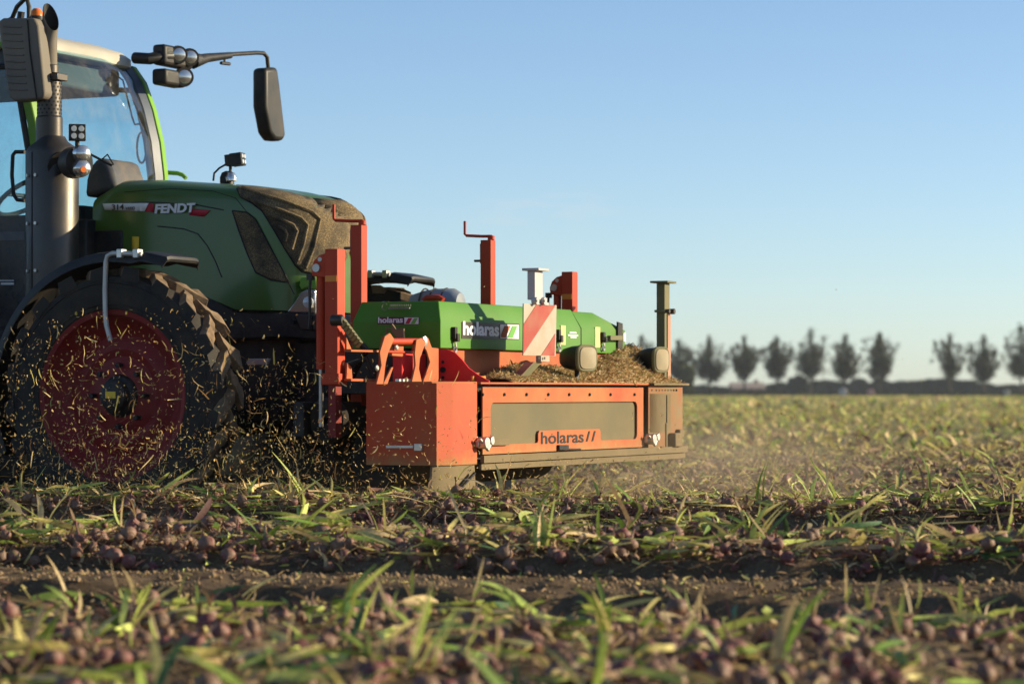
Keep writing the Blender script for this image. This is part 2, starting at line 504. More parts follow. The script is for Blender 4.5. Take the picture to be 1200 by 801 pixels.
# ------------------------------------------------------------------ leaf blades
def blades(P, L, W, az, el, curl, cols, seg=4, fold=.25, twist=None):
    """many tapering blades: base P, length, width, heading, rise, droop -> V, F, C"""
    n = len(P); t = np.linspace(0, 1, seg + 1)
    e = el[:, None] - curl[:, None] * t[None, :]
    ds = L[:, None] / seg
    hz = np.cumsum(np.cos(e) * ds, 1) - np.cos(e) * ds
    zz = np.cumsum(np.sin(e) * ds, 1) - np.sin(e) * ds
    az2 = az[:, None] + (0 if twist is None else twist[:, None] * t[None, :])
    cx = P[:, 0, None] + hz * np.cos(az2); cy = P[:, 1, None] + hz * np.sin(az2); cz = P[:, 2, None] + zz
    wd = W[:, None] * np.clip(1.25 - t[None, :] ** 3 * 1.15, .06, 1) * .5
    roll = rng.uniform(-1.0, 1.0, n)[:, None]
    sx = -np.sin(az2) * np.cos(roll); sy = np.cos(az2) * np.cos(roll); sz = np.sin(roll) * np.ones_like(cx)
    A = np.stack([cx + sx * wd, cy + sy * wd, cz + sz * wd], -1)
    Bm = np.stack([cx, cy, cz - wd * fold], -1)
    Cc = np.stack([cx - sx * wd, cy - sy * wd, cz - sz * wd], -1)
    V = np.stack([A, Bm, Cc], 2).reshape(n, -1, 3)
    k = 3 * (seg + 1)
    f = []
    for i in range(seg):
        a = 3 * i; b = a + 3
        f += [(a, a + 1, b + 1, b), (a + 1, a + 2, b + 2, b + 1)]
    f = np.array(f)
    Fa = (f[None] + (np.arange(n) * k)[:, None, None]).reshape(-1, 4)
    C = np.repeat(cols[:, None, :], k, 1).reshape(-1, 3)
    return V.reshape(-1, 3), Fa, C

LEAFC = np.array([(.17, .27, .045), (.32, .42, .08), (.48, .54, .13), (.62, .53, .18), (.60, .45, .22), (.36, .24, .13), (.07, .14, .05), (.15, .075, .055)])
def pick(n, w_):
    w_ = np.array(w_, float); w_ /= w_.sum()
    c = LEAFC[rng.choice(len(LEAFC), n, p=w_)]
    return np.clip(c * rng.uniform(.7, 1.35, (n, 1)), 0, 1)

def leaf_field(name, n, u_r, v_r, Lr, Wr, weights, lift_=.02, elr=(-.1, .9), clump=None, label='', seg=4, vpow=1.0, up=.12):
    u = rng.uniform(*u_r, n)
    v = v_r[0] + (v_r[1] - v_r[0]) * rng.uniform(0, 1, n) ** vpow
    az = rng.uniform(0, 2 * PI, n); el = rng.uniform(*elr, n)
    if clump:
        k = max(1, n // clump)
        cu = rng.uniform(*u_r, k); cv = v_r[0] + (v_r[1] - v_r[0]) * rng.uniform(0, 1, k) ** vpow
        i = rng.integers(0, k, n)
        u = cu[i] + rng.normal(0, .022, n); v = cv[i] + rng.normal(0, .022, n)
        az = rng.uniform(0, 2 * PI, k)[i] + rng.normal(0, .45, n)
        ce = np.where(rng.random(k) < up, rng.uniform(.5, 1.2, k), rng.uniform(-.05, .3, k))
        el = ce[i] + rng.normal(0, .12, n)
    u = u - v * TT
    z = H(u, v) + rng.uniform(0, lift_, n)
    X, Y = uv_to_world(u, v)
    L = rng.uniform(*Lr, n); W = rng.uniform(*Wr, n)
    out = blades(np.stack([X, Y, z], -1), L, W, az, el, rng.uniform(0.0, .7, n) * (el > .1), pick(n, weights), seg, twist=rng.normal(0, .6, n))
    o = mesh_np(name, out[0], out[1], M['leaf'], out[2], smooth=True)
    tag(o, label, 'leaves', kind='stuff')
    return o
#            dkgrn grn  lime yel  tan  brn  blugrn dkbrn
#  weights: dark green, green, lime, yellow, tan, brown, blue green, dark brown
leaf_field('onion_leaves', 1000, (-2.6, 2.6), (5.0, 8.4), (.08, .22), (.015, .031), [1, 2.0, 4, 3.2, 1.6, .8, .8, .3], .06, (-.05, .8), 3, 'blurred green and straw onion leaves over the nearest windrow', up=.10)
leaf_field('leaf_litter', 4200, (-2.6, 2.6), (5.0, 8.5), (.015, .09), (.004, .018), [.1, .2, .4, 1.4, 2.4, 3, .1, 5], .04, (-.3, .9), None, 'straw scraps and onion husks over the nearest windrow', seg=3)
leaf_field('onion_leaves', 1450, (-3.2, 3.2), (9.90, 11.0), (.09, .26), (.014, .029), [1, 2.0, 4, 3.0, 1.6, .8, .8, .3], .07, (-.05, .75), 3, 'green and straw onion leaves over the middle windrow', up=.06)
leaf_field('leaf_litter', 8500, (-3.2, 3.2), (9.80, 11.15), (.012, .09), (.003, .014), [.1, .2, .4, 1.3, 2.4, 3, .1, 6], .055, (-.4, 1.0), None, 'straw scraps and onion husks over the middle windrow', seg=3)
leaf_field('onion_leaves', 2000, (-4, 4), (12.10, 13.1), (.08, .26), (.010, .022), [1, 2.0, 4, 3.0, 1.8, .8, .8, .3], .08, (-.05, .9), 3, 'green and straw onion leaves over the windrow below the machine', up=.12)
leaf_field('leaf_litter', 15000, (-4, 4), (12.02, 13.2), (.010, .075), (.0025, .010), [.1, .2, .4, 1.4, 2.6, 3, .1, 6], .07, (-.4, 1.1), None, 'straw scraps and onion husks under the machine', seg=3)
leaf_field('leaf_litter', 4600, (-3.4, 3.4), (8.4, 12.3), (.012, .06), (.003, .010), [.1, .3, .6, 2.4, 3.4, 2.4, .1, 2], .008, (-.1, .4), None, 'short straw and leaf scraps on the bare soil strips', seg=2)
leaf_field('onion_leaves', 4200, (-7, 12), (13.1, 32), (.08, .26), (.010, .024), [.6, 1.4, 2.4, 3, 3, 2, .3, 1.4], .05, (0, 1.1), 4, 'pale leaves over the field behind the machine', vpow=1.2, up=.2)
leaf_field('leaf_litter', 34000, (-6, 11), (13.1, 34), (.02, .09), (.010, .032), [.1, .6, 1.2, 2.6, 3.4, 2.8, .2, 3], .05, (-.1, .8), None, 'husks and straw scraps over the field behind the machine', seg=2, vpow=1.15)
leaf_field('onion_leaves', 22000, (-20, 40), (30, 110), (.10, .24), (.03, .08), [.1, .6, 2.4, 4.2, 3, 1.6, .1, 1.2], .04, (.0, 1.0), None, 'yellow green crop foliage in the far part of the field', seg=2, vpow=1.2)
leaf_field('onion_leaves', 16000, (-60, 130), (100, 430), (.16, .32), (.16, .45), [.1, .7, 2.8, 4.2, 2.6, .8, .1, .3], .02, (.1, 1.0), None, 'yellow green crop foliage along the horizon', seg=2)

# ------------------------------------------------------------------ onions
def bulb_arrays(r, n=10, squash=.9, neck=1.2):
    prof = [(0, -squash), (.45, -.86 * squash), (.82, -.5 * squash), (1, 0), (.9, .42 * squash), (.58, .78 * squash), (.25, 1.0 * squash), (.13, 1.3 * squash), (.09, squash + neck * .6), (.16, squash + neck)]
    V = []
    for q, h in prof:
        for k in range(n):
            a = 2 * PI * k / n
            V.append((q * r * math.cos(a), q * r * math.sin(a), h * r))
    V = np.array(V); f = []
    for i in range(len(prof) - 1):
        for k in range(n):
            j = (k + 1) % n
            f.append((i * n + k, i * n + j, (i + 1) * n + j, (i + 1) * n + k))
    return V, np.array(f)
def rotm(n):
    """random tilts, mostly lying over"""
    out = np.zeros((n, 3, 3))
    for i in range(n):
        m = Matrix.Rotation(random.uniform(0, 2 * PI), 3, 'Z') @ Matrix.Rotation(random.uniform(.3, 2.2), 3, 'X') @ Matrix.Rotation(random.uniform(0, 2 * PI), 3, 'Z')
        out[i] = np.array(m)
    return out
pts = []
for cnt, ur, vr, pile in ((820, (-2.6, 2.6), (5.0, 8.5), .03), (1150, (-3.2, 3.2), (9.85, 11.0), .05), (1700, (-4, 4), (12.08, 13.0), .05), (2600, (-6, 10), (13.6, 26), .03)):
    u = rng.uniform(*ur, cnt); v = rng.uniform(*vr, cnt); r = rng.uniform(.013, .036 if vr[0] < 11.5 else .031, cnt); u = u - v * TT
    z = H(u, v) + r * .55 + rng.uniform(0, pile, cnt) ** 1.0 * rng.integers(0, 2, cnt)
    X, Y = uv_to_world(u, v)
    pts += list(zip(X, Y, z, r, v))
pts = np.array(pts)
pxs = 600 + 3250 * pts[:, 0] / pts[:, 1]; pys = 459 + 3250 * (CAM_H - pts[:, 2]) / pts[:, 1]
size = pts[:, 3] / pts[:, 1]
inv = (pxs > 8) & (pxs < 1192) & (pys < 790) & (pts[:, 4] < 13.1)
# individuals: the largest of each windrow
order = np.argsort(-size * inv)
single = set()
for (a, b, k) in ((5, 8.6, 170), (9.9, 11.3, 75), (12.1, 13.1, 55)):
    c = [i for i in order if inv[i] and a < pts[i, 4] < b and pts[i,2] > float(H(*[np.array(q) for q in (pts[i,0]*CT-pts[i,1]*ST, pts[i,4])])) + pts[i,3]*.5]
    single.update(c[:k])
rest = [i for i in range(len(pts)) if i not in single]
Vb, Fb = bulb_arrays(1.0, 8)
rm = rotm(len(rest)); P = pts[rest]
V = np.einsum('nij,kj->nki', rm, Vb) * P[:, 3][:, None, None] + P[:, None, :3]
Fr = (Fb[None] + (np.arange(len(rest)) * len(Vb))[:, None, None]).reshape(-1, 4)
o = mesh_np('red_onion_spread', V.reshape(-1, 3), Fr, M['onion'], smooth=True)
tag(o, 'mass of small red onions lying through all the windrows', 'onions', kind='stuff')
bulbs = []
for k in range(6):
    Vb, Fb = bulb_arrays(1.0, 14, random.uniform(.8, 1.05), random.uniform(.8, 2.0))
    me_o = mesh_np('red_onion', Vb, Fb, M['onion'], smooth=True); bulbs.append(me_o.data); bpy.data.objects.remove(me_o)
tufts = []
for k in range(6):
    n = random.randint(2, 3)
    out = blades(np.tile(np.array([[0, 0, 1.2]]), (n, 1)), rng.uniform(2.2, 5.5, n), rng.uniform(.22, .42, n), rng.uniform(0, 6.28, n), rng.uniform(.5, 1.4, n), rng.uniform(.3, 1.6, n), pick(n, [1, 2, 2, 1.5, 2, 1, .6, 1]), 5)
    t = mesh_np('leaf', out[0], out[1], M['leaf'], out[2], smooth=True); tufts.append(t.data); bpy.data.objects.remove(t)
ROWN = {0: ('nearest blurred windrow', 'nearest windrow'), 1: ('middle windrow', 'middle windrow'), 2: ('windrow right under the machine', 'windrow under the machine')}
for c_, i in enumerate(sorted(single)):
    x, y, z, r, v = pts[i]
    row = 0 if v < 8.7 else (1 if v < 11.6 else 2)
    third = 'left third' if pxs[i] < 400 else ('middle third' if pxs[i] < 800 else 'right third')
    o = bpy.data.objects.new('red_onion', bulbs[c_ % 6]); COL.objects.link(o)
    leafy = (c_ * 7) % 3 == 0
    o.location = (x, y, z); o.scale = (r, r, r)
    o.rotation_euler = (random.uniform(.2, 1.3) if leafy else random.uniform(.3, 2.2), 0, random.uniform(0, 6.28))
    if leafy:
        t = bpy.data.objects.new('leaf', tufts[(c_ // 3) % 6]); COL.objects.link(t); t.parent = o
    tag(o, 'red onion %s in the %s, %s' % ('with leaves on' if leafy else 'without leaves', ROWN[row][0], third), 'onion',
        'red onions %s in the %s, %s' % ('with leaves' if leafy else 'without leaves', ROWN[row][1], third))

# crumbs of soil
n = 32000
u = rng.uniform(-3.6, 3.6, n); q_ = rng.random(n); v = np.where(q_ < .35, rng.uniform(8.45, 9.95, n), np.where(q_ < .6, rng.uniform(11.2, 12.25, n), rng.uniform(5.2, 14.5, n))); r = .0018 + .0085 * rng.random(n) ** 2.2 * np.where(rng.random(n) < .12, 2.0, 1); u = u - v * TT
z = H(u, v) + r * .4; X, Y = uv_to_world(u, v)
ico = np.array([(0, 0, 1), (.9, 0, .3), (.2, .9, .2), (-.8, .4, .3), (-.7, -.6, .25), (.3, -.9, .3), (0, 0, -.8)])
icf = np.array([(0, 1, 2), (0, 2, 3), (0, 3, 4), (0, 4, 5), (0, 5, 1), (6, 2, 1), (6, 3, 2), (6, 4, 3), (6, 5, 4), (6, 1, 5)])
V = (ico[None] * rng.uniform(.6, 1.3, (n, 7, 1))) * r[:, None, None]
a = rng.uniform(0, 6.28, n); ca, sa = np.cos(a)[:, None], np.sin(a)[:, None]
V = np.stack([V[..., 0] * ca - V[..., 1] * sa, V[..., 0] * sa + V[..., 1] * ca, V[..., 2]], -1) + np.stack([X, Y, z], -1)[:, None, :]
o = mesh_np('soil_crumbs', V.reshape(-1, 3), (icf[None] + (np.arange(n) * 7)[:, None, None]).reshape(-1, 3), M['crumb'])
tag(o, 'loose crumbs of dry soil on the strips between the windrows', 'soil', kind='stuff')

# ------------------------------------------------------------------ distant trees, hedge, farm
def px_at(px, D): return (px - 600) / 3250 * D
def branch_path(p, d, L, n=5, up=.25):
    out = [Vector(p)]; d = Vector(d).normalized()
    for i in range(n):
        d = (d + Vector((random.uniform(-.12, .12), random.uniform(-.12, .12), up * .3))).normalized()
        out.append(out[-1] + d * L / n)
    return out
def make_tree(px, top, width, D, label, group, base=462, tint=0):
    X = px_at(px, D); h = (base - top) * D / 3250; wd = width * D / 3250
    root = empty('roadside_tree', (X, D, 0), random.uniform(0, 6.28))
    tag(root, label, 'tree', group)
    mb = MB()
    mb.tube([(0, 0, 0), (.04, 0, h * .2), (0, .05, h * .4), (.05, 0, h * .62)], [.22, .17, .13, .06], 8)
    limbs = []
    nl = random.randint(9, 13)
    for k in range(nl):
        a = 2 * PI * k / nl + random.uniform(-.35, .35); z0 = h * random.uniform(.20, .40)
        rd = wd * .58 * random.uniform(.65, 1.12); zt = h * random.uniform(.5, .9)
        tip = Vector((math.cos(a) * rd, math.sin(a) * rd, zt)); p0 = Vector((0, 0, z0))
        path = [p0.lerp(tip, t) + Vector((0, 0, -h * .07 * math.sin(PI * t))) + Vector((random.uniform(-.15, .15),) * 2 + (0,)) * (1 if 0 < t < 1 else 0) for t in (0, .25, .5, .75, 1)]
        mb.tube(path, [.08, .065, .05, .035, .02], 5); limbs.append(path)
    top_path = [Vector((0, 0, h * .4)), Vector((.1, 0, h * .6)), Vector((0, .1, h * .8)), Vector((0, 0, h * .97))]
    mb.tube(top_path, [.1, .07, .05, .02], 5); limbs.append(top_path); limbs.append(top_path); limbs.append(top_path)
    extra = [(random.gauss(0, .21) * wd, random.gauss(0, .21) * wd, h * random.uniform(.34, .82)) for _ in range(34)]
    limbs += [[Vector((p.x * .55, p.y * .55, p.z * 1.04)) for p in q] for q in limbs[:nl]]
    mb.build('trunk', surf_bark, root)
    C = []
    for path in limbs:
        m = random.randint(7, 11)
        for q in range(m):
            t = random.uniform(.22, 1.0) * (len(path) - 1); i = min(int(t), len(path) - 2)
            p = path[i].lerp(path[i + 1], t - i)
            C.append((p.x, p.y, p.z, random.uniform(.30, .95) * wd / 5.2 * (1.15 - .5 * t / (len(path) - 1))))
    for (ax, ay, az_) in extra: C.append((ax, ay, az_, random.uniform(.35, .8) * wd / 5.2))
    C = np.array(C)
    n = len(C) * 24
    ci = np.repeat(np.arange(len(C)), 24)
    d = rng.normal(0, 1, (n, 3)); d /= np.linalg.norm(d, axis=1)[:, None]
    c = C[ci, :3] + d * (C[ci, 3] * rng.uniform(.3, 1.25, n))[:, None] * np.array([1, 1, 1.25])
    s = rng.uniform(.08, .2, n)
    a1 = rng.normal(0, 1, (n, 3)); a1 /= np.linalg.norm(a1, axis=1)[:, None]
    a2 = np.cross(a1, rng.normal(0, 1, (n, 3))); a2 /= np.linalg.norm(a2, axis=1)[:, None]
    V = np.stack([c - a1 * s[:, None], c - a2 * s[:, None] * .7, c + a1 * s[:, None], c + a2 * s[:, None] * .7], 1)
    base_c = np.array([(.024, .042, .014), (.038, .05, .015), (.085, .06, .02)])[rng.integers(0, 3, len(C))]
    cc = np.repeat((base_c[ci] * rng.uniform(.7, 1.3, (n, 1)))[:, None, :], 4, 1)
    mesh_np('crown', V.reshape(-1, 3), np.arange(4 * n).reshape(-1, 4), M['treeleaf'], cc.reshape(-1, 3), parent=root)
    return root
surf_bark = surf('bark', (.07, .055, .045), .9, dust=.1)
G = 'trees in the row along the far edge of the field'
tl = [(752, 391, 34, 'tree half hidden behind the olive post, leftmost visible in the row', 0),
      (795, 394, 34, 'dense tree just right of the olive post, next to a dark bush', 0),
      (831, 391, 46, 'tree with a split crown, first one standing free right of the machine', 0),
      (872, 391, 36, 'tree above the pale farm roof, second one standing free', 0),
      (910, 391, 38, 'tree with a notched top right of the farm roof', 0),
      (950, 384, 46, 'tallest tree with a pointed top in the middle of the group', 0),
      (990, 389, 40, 'tree standing above the white highlight disc', 0),
      (1031, 387, 42, 'last tree before the wide gap in the row', 0),
      (1113, 388, 38, 'tree right after the wide gap in the row', 0),
      (1153, 389, 36, 'tree with forked upright limbs between the gap and the frame edge', 0),
      (1196, 379, 44, 'large tree cut by the right edge of the picture', 0)]
for k, (px, top, wd, lab, q) in enumerate(tl):
    random.seed(100 + k)
    make_tree(px, top, wd, 455 + (k % 3) * 4, lab, G)
random.seed(55)
# low bush at the foot of the second tree
def leafy_mass(name, boxes, D, n, col, label, cat, kind=None, s_r=(.12, .3)):
    Vs, Cs = [], []
    for (px0, px1, top, bot, dD, k) in boxes:
        DD = D + dD
        m = int(n * k)
        x = rng.uniform(px_at(px0, DD), px_at(px1, DD), m)
        hh = (462 - top) * DD / 3250
        prof = hh * (.62 + .38 * np.abs(lattice(x, x * 0, 5.0, 11) * 2) ** .5) * (.9 + .2 * lattice(x, x * 0, 1.5, 12))
        z = prof * rng.uniform(0, 1, m) ** .75
        y = DD + rng.uniform(-2, 2, m)
        c = np.stack([x, y, z], -1); s = rng.uniform(*s_r, m)
        a1 = rng.normal(0, 1, (m, 3)); a1 /= np.linalg.norm(a1, axis=1)[:, None]
        a2 = np.cross(a1, rng.normal(0, 1, (m, 3))); a2 /= np.linalg.norm(a2, axis=1)[:, None]
        V = np.stack([c - a1 * s[:, None], c - a2 * s[:, None], c + a1 * s[:, None], c + a2 * s[:, None]], 1)
        Vs.append(V.reshape(-1, 3)); Cs.append(np.repeat(np.array(col)[None] * rng.uniform(.6, 1.4, (m, 1)), 4, 0))
    V = np.concatenate(Vs)
    o = mesh_np(name, V, np.arange(len(V)).reshape(-1, 4), M['treeleaf'], np.concatenate(Cs))
    tag(o, label, cat, kind=kind)
    return o
leafy_mass('dark_bush', [(797, 813, 418, 462, 0, 1)], 448, 1600, (.07, .075, .025), 'dark bush at the foot of the tree right of the olive post', 'bush')
leafy_mass('distant_wood', [(560, 800, 446, 462, 120, .5), (800, 890, 448, 462, 150, .25), (880, 960, 443, 462, 140, .3), (925, 945, 432, 462, 100, .08), (950, 1100, 443, 462, 160, .5), (1085, 1140, 440, 462, 120, .3), (1130, 1300, 446, 462, 150, .5)], 480, 26000, (.028, .036, .018),
           'low dark wood along the horizon behind the row of trees', 'wood', 'stuff', (.25, .55))
leafy_mass('verge_grass', [(450, 1400, 458.6, 462, 0, 1)], 446, 26000, (.045, .05, .02), 'dark grass verge at the end of the field', 'grass', 'stuff', (.1, .25))

def farm(px0, px1, z1, z2, D, label):
    x0, x1 = px_at(px0, D), px_at(px1, D)
    root = empty('farmhouse', ((x0 + x1) / 2, D, 0)); tag(root, label, 'building')
    hw = (x1 - x0) / 2
    mb = MB(); mb.box(-hw, hw, -4, 4, 0, z1); mb.prism([(-hw, -4, z1), (-hw, 4, z1), (-hw, 0, z2 - .2)], (.3, 0, 0)); mb.prism([(hw, -4, z1), (hw, 4, z1), (hw, 0, z2 - .2)], (-.3, 0, 0))
    mb.build('wall', surf('farm_brick', (.16, .08, .06), .9), root)
    mb = MB()
    for sgn in (-1, 1):
        mb.prism([(-hw - .3, sgn * 4.4, z1 - .15), (hw + .3, sgn * 4.4, z1 - .15), (hw + .3, 0, z2), (-hw - .3, 0, z2)], (0, 0, .18))
    rf = mb.build('roof', surf('pale_roof_sheets', (.34, .28, .25), .7), root)
    mb = MB(); mb.box(hw * .5, hw * .5 + .6, -.3, .3, z2 - .3, z2 + .7); mb.build('chimney', surf('chimney_brick', (.2, .08, .06), .9), rf)
    for k in range(3):
        f = -hw + (k + .6) * (2 * hw / 3.4)
        mb = MB(); mb.box(f, f + 1.0, -4.06, -3.98, 1.0, z1 - .5); wf = mb.build('window', M['white'], root)
        mb = MB(); mb.box(f + .08, f + .92, -4.09, -4.065, 1.08, z1 - .58); mb.build('pane', M['seal'], wf)
farm(857, 893, 1.3, 2.2, 500, 'low brick farm building with a pale roof behind the second and third trees')
for (px, D, r, m_, nm) in ((988, 440, .62, M['white'], 'white'), (1020, 440, .55, surf('pink_highlight', (.55, .30, .28), .5), 'pale pink'), (1180, 440, .5, M['roof'], 'cream')):
    mb = MB(); mb.lathe([(.01, -.6), (r * .9, -.6), (r, -.5), (r, .5), (r * .9, .6), (.01, .6)], (0, 0, 0), 'y', 20)  # added discs standing for blurred highlights along the field edge
    o = mb.build('highlight_disc', m_); o.location = (px_at(px, D), D, r)
    tag(o, '%s added disc for a blurred highlight on the far field edge' % nm, 'highlight', 'added discs for blurred highlights on the far field edge')

# ------------------------------------------------------------------ TRACTOR
T = empty('tractor', (OX, OY, 0), -YAW)
tag(T, 'dusty dark green tractor with red wheel rims driving through the onion field', 'tractor')

def side_prism(mb, pts, y0, y1):
    P = [S(px, py, y0) for px, py in pts]
    return mb.prism(P, (0, y1 - y0, 0))
def front_prism(mb, pts, x0, x1):
    P = [F(px, py, x0) for px, py in pts]
    return mb.prism(P, (x1 - x0, 0, 0))

# --- bonnet
ZT = (np.array([-.84, -.80, -.68, -.5, .05, .25, .37, .48, .54, .58]), np.array([1.77, 1.79, 1.852, 1.848, 1.802, 1.775, 1.75, 1.70, 1.655, 1.60]))
ZB = (np.array([-.84, -.4, -.1, .1, .6]), np.array([1.30, 1.30, 1.19, 1.112, 1.10]))
def ztop(x): return float(np.interp(x, *ZT))
def outline():
    pts = [(-.82 + 1.02 * i / 28, -.43) for i in range(28)]
    for k in range(41):
        th = -PI / 2 + PI * k / 40
        c, s_ = abs(math.cos(th)), math.sin(th)
        pts.append((.2 + .355 * c ** (2 / 2.3), math.copysign(.43 * abs(s_) ** (2 / 2.3), s_)))
    return pts + [(x, -y) for x, y in reversed(pts[:28])]
OUT = outline()
rows = []
for k in range(8):
    t = k / 7
    rows.append([(x, y * (1 - .012 * t * t), np.interp(x, *ZB) + (ztop(x) - .10 - np.interp(x, *ZB)) * t) for x, y in OUT])
for k in range(1, 9):
    a = PI / 2 * k / 8
    ca, sa = math.cos(a) ** .55, math.sin(a) ** .8
    row = []
    for x, y in OUT:
        xx = x if x <= .2 else .2 + (x - .2) * (ca * .35 + .65)
        if k >= 5 and x > .2: xx = .2 + (x - .2) * (ca * .5 + .5)
        row.append((xx, y * .988 * ca, ztop(x) - .10 + .10 * sa))
    rows.append(row)
mb = MB()
nn = len(OUT)
vs = [p for r_ in rows for p in r_]
fs = [(a * nn + i, a * nn + i + 1, (a + 1) * nn + i + 1, (a + 1) * nn + i) for a in range(len(rows) - 1) for i in range(nn - 1)]
mb.add(vs, fs)
bonnet = mb.build('bonnet', M['green'], T, smooth=50)
bvh = BVHTree.FromPolygons([Vector(v) for v in mb.v], mb.f)

def conform(name, poly, mat, parent, off=.004, step=6, mirror=True, target=bvh, both=False):
    """a thin skin panel: traced outline laid on the curved bonnet"""
    pl = [Vector(p) for p in poly]; bd = []
    for i, p in enumerate(pl):
        q = pl[(i + 1) % len(pl)]; m = max(1, int((q - p).length / step))
        bd += [p.lerp(q, j / m) for j in range(m)]
    xs = [p.x for p in pl]; ys = [p.y for p in pl]
    inner = [Vector((x, y)) for x in np.arange(min(xs) + step / 2, max(xs), step) for y in np.arange(min(ys) + step / 2, max(ys), step)]
    def inside(p):
        c = False
        for i in range(len(pl)):
            a, b = pl[i], pl[i - 1]
            if (a.y > p.y) != (b.y > p.y) and p.x < (b.x - a.x) * (p.y - a.y) / (b.y - a.y) + a.x: c = not c
        return c
    inner = [p for p in inner if inside(p) and min((p - b).length for b in bd) > step * .4]
    n = len(bd)
    co, _, fa, _, _, _ = delaunay_2d_cdt(bd + inner, [(i, (i + 1) % n) for i in range(n)], [], 1, 1e-4)
    P = []; ok = []
    for c in co:
        h = target.ray_cast(CAM_L, ray(c.x, c.y))
        if h[0] is None: P.append(Vector((0, 0, 0))); ok.append(False)
        else:
            nrm = h[1]
            if nrm.dot(CAM_L - h[0]) < 0: nrm = -nrm
            P.append(h[0] + nrm * off); ok.append(True)
    fa = [f for f in fa if all(ok[i] for i in f) and sum(P[i].y for i in f) / len(f) < .004]
    if mirror:
        conform_build(name, [(p.x, -p.y, p.z) for p in P], [tuple(reversed(f)) for f in fa], mat, parent)
    return conform_build(name, P, fa, mat, parent)
def conform_build(name, P, fa, mat, parent):
    mb = MB(); mb.add(P, fa)
    me = bpy.data.meshes.new(name); me.from_pydata(mb.v, [], mb.f); me.materials.append(mat); me.shade_smooth()
    o = bpy.data.objects.new(name, me); COL.objects.link(o); o.parent = parent
    sm = o.modifiers.new('thick', 'SOLIDIFY'); sm.thickness = .004; sm.offset = 0
    return o
def surf_path(pts, off=.004, step=6):
    out = []
    for (a, b) in zip(pts[:-1], pts[1:]):
        a, b = Vector(a), Vector(b); m = max(1, int((b - a).length / step))
        for j in range(m): out.append(a.lerp(b, j / m))
    out.append(Vector(pts[-1])); P = []
    for c in out:
        h = bvh.ray_cast(CAM_L, ray(c.x, c.y))
        if h[0] is not None:
            nrm = h[1] if h[1].dot(CAM_L - h[0]) > 0 else -h[1]
            P.append(h[0] + nrm * off)
    return P

GR = [(278, 222), (284, 219.5), (300, 221.5), (320, 224), (340, 228), (360, 233), (378, 239), (392, 245), (404, 252), (411, 259), (414, 268), (411, 285), (404, 303), (392, 322), (366, 321), (354, 317), (346, 309), (334, 290), (322, 269), (308, 246), (296, 237), (283, 231)]
conform('front_grille', GR, M['grille'], bonnet, .012, step=4)
def polytubes(name, paths, r, mat, parent, off, mirror=True):
    for p in paths:
        P = surf_path(p, off)
        if len(P) > 1:
            mb = MB(); mb.tube(P, r, 6); mb.build(name, mat, parent)
            if mirror: mb = MB(); mb.tube([(q.x, -q.y, q.z) for q in P], r, 6); mb.build(name, mat, parent)
polytubes('grille_rib', [[(284, 223), (330, 236), (364, 249), (373, 257), (366, 290), (357, 314)], [(296, 235), (319, 242), (352, 256), (359, 264), (354, 288), (348, 305)],
                         [(314, 251), (329, 257), (343, 264), (347, 271), (341, 292)], [(326, 266), (333, 269), (336, 275), (334, 283)]], .012, M['grille2'], bonnet, .014)
polytubes('grille_frame', [[(278, 222), (283, 231), (296, 238), (308, 247), (322, 270), (334, 291), (346, 310), (354, 318), (366, 321)]], .006, M['seal'], bonnet, .006)
MW = [(273, 247), (290, 249), (300, 257), (339, 331), (318, 328), (300, 319), (290, 296), (281, 272)]
conform('side_mesh', MW, M['grille2'], bonnet, .005)
polytubes('side_mesh_frame', [MW + [MW[0]]], .004, M['seal'], bonnet, .006)
polytubes('crease_shade_line', [[(120, 239), (180, 237), (230, 240), (262, 246)], [(185, 265), (215, 268), (232, 274), (243, 288), (252, 305), (260, 325)]], .0035, M['black'], bonnet, .001)  # thin black lines paint in the shade of the bonnet creases
polytubes('bonnet_seam', [[(146, 225), (200, 221), (250, 224), (276, 232), (300, 262), (330, 316), (345, 345)]], .0022, M['seal'], bonnet, .0)
# badges on the near side
conform('model_badge', [(121, 238.5), (175, 238), (170, 247.5), (123.5, 246)], M['decalwhite'], bonnet, .006, mirror=True)
conform('badge_tail', [(175.5, 238), (181, 238.6), (181, 249), (170.8, 247.6)], M['decalred'], bonnet, .006)
conform('badge_tail', [(226, 244.5), (247, 246.5), (239, 254), (222, 252)], M['decalred'], bonnet, .006)
conform('warning_label', [(155.5, 277), (163.5, 277.5), (163.5, 293), (155.5, 292)], M['decalyellow'], bonnet, .006)
def side_text(name, txt, px0, px1, py_base, hpx, mat, parent, y, bold=0, shear=0):
    a = S(px0, py_base, y); b = S(px1, py_base, y)
    return text_mesh(name, txt, hpx / 215 / .70, mat, parent, (a.x, y, a.z), 'side', bold, shear, .001, b.x - a.x)
side_text('model_number', '314', 131, 145, 246, 6.5, M['decaldark'], bonnet, -.441, .0006)
side_text('model_word', 'VARIO', 147, 158, 246, 3.6, M['decaldark'], bonnet, -.441, 0)
side_text('brand_name', 'FENDT', 181, 229, 249.5, 9.8, M['decalwhite'], bonnet, -.443, .0028, .12)

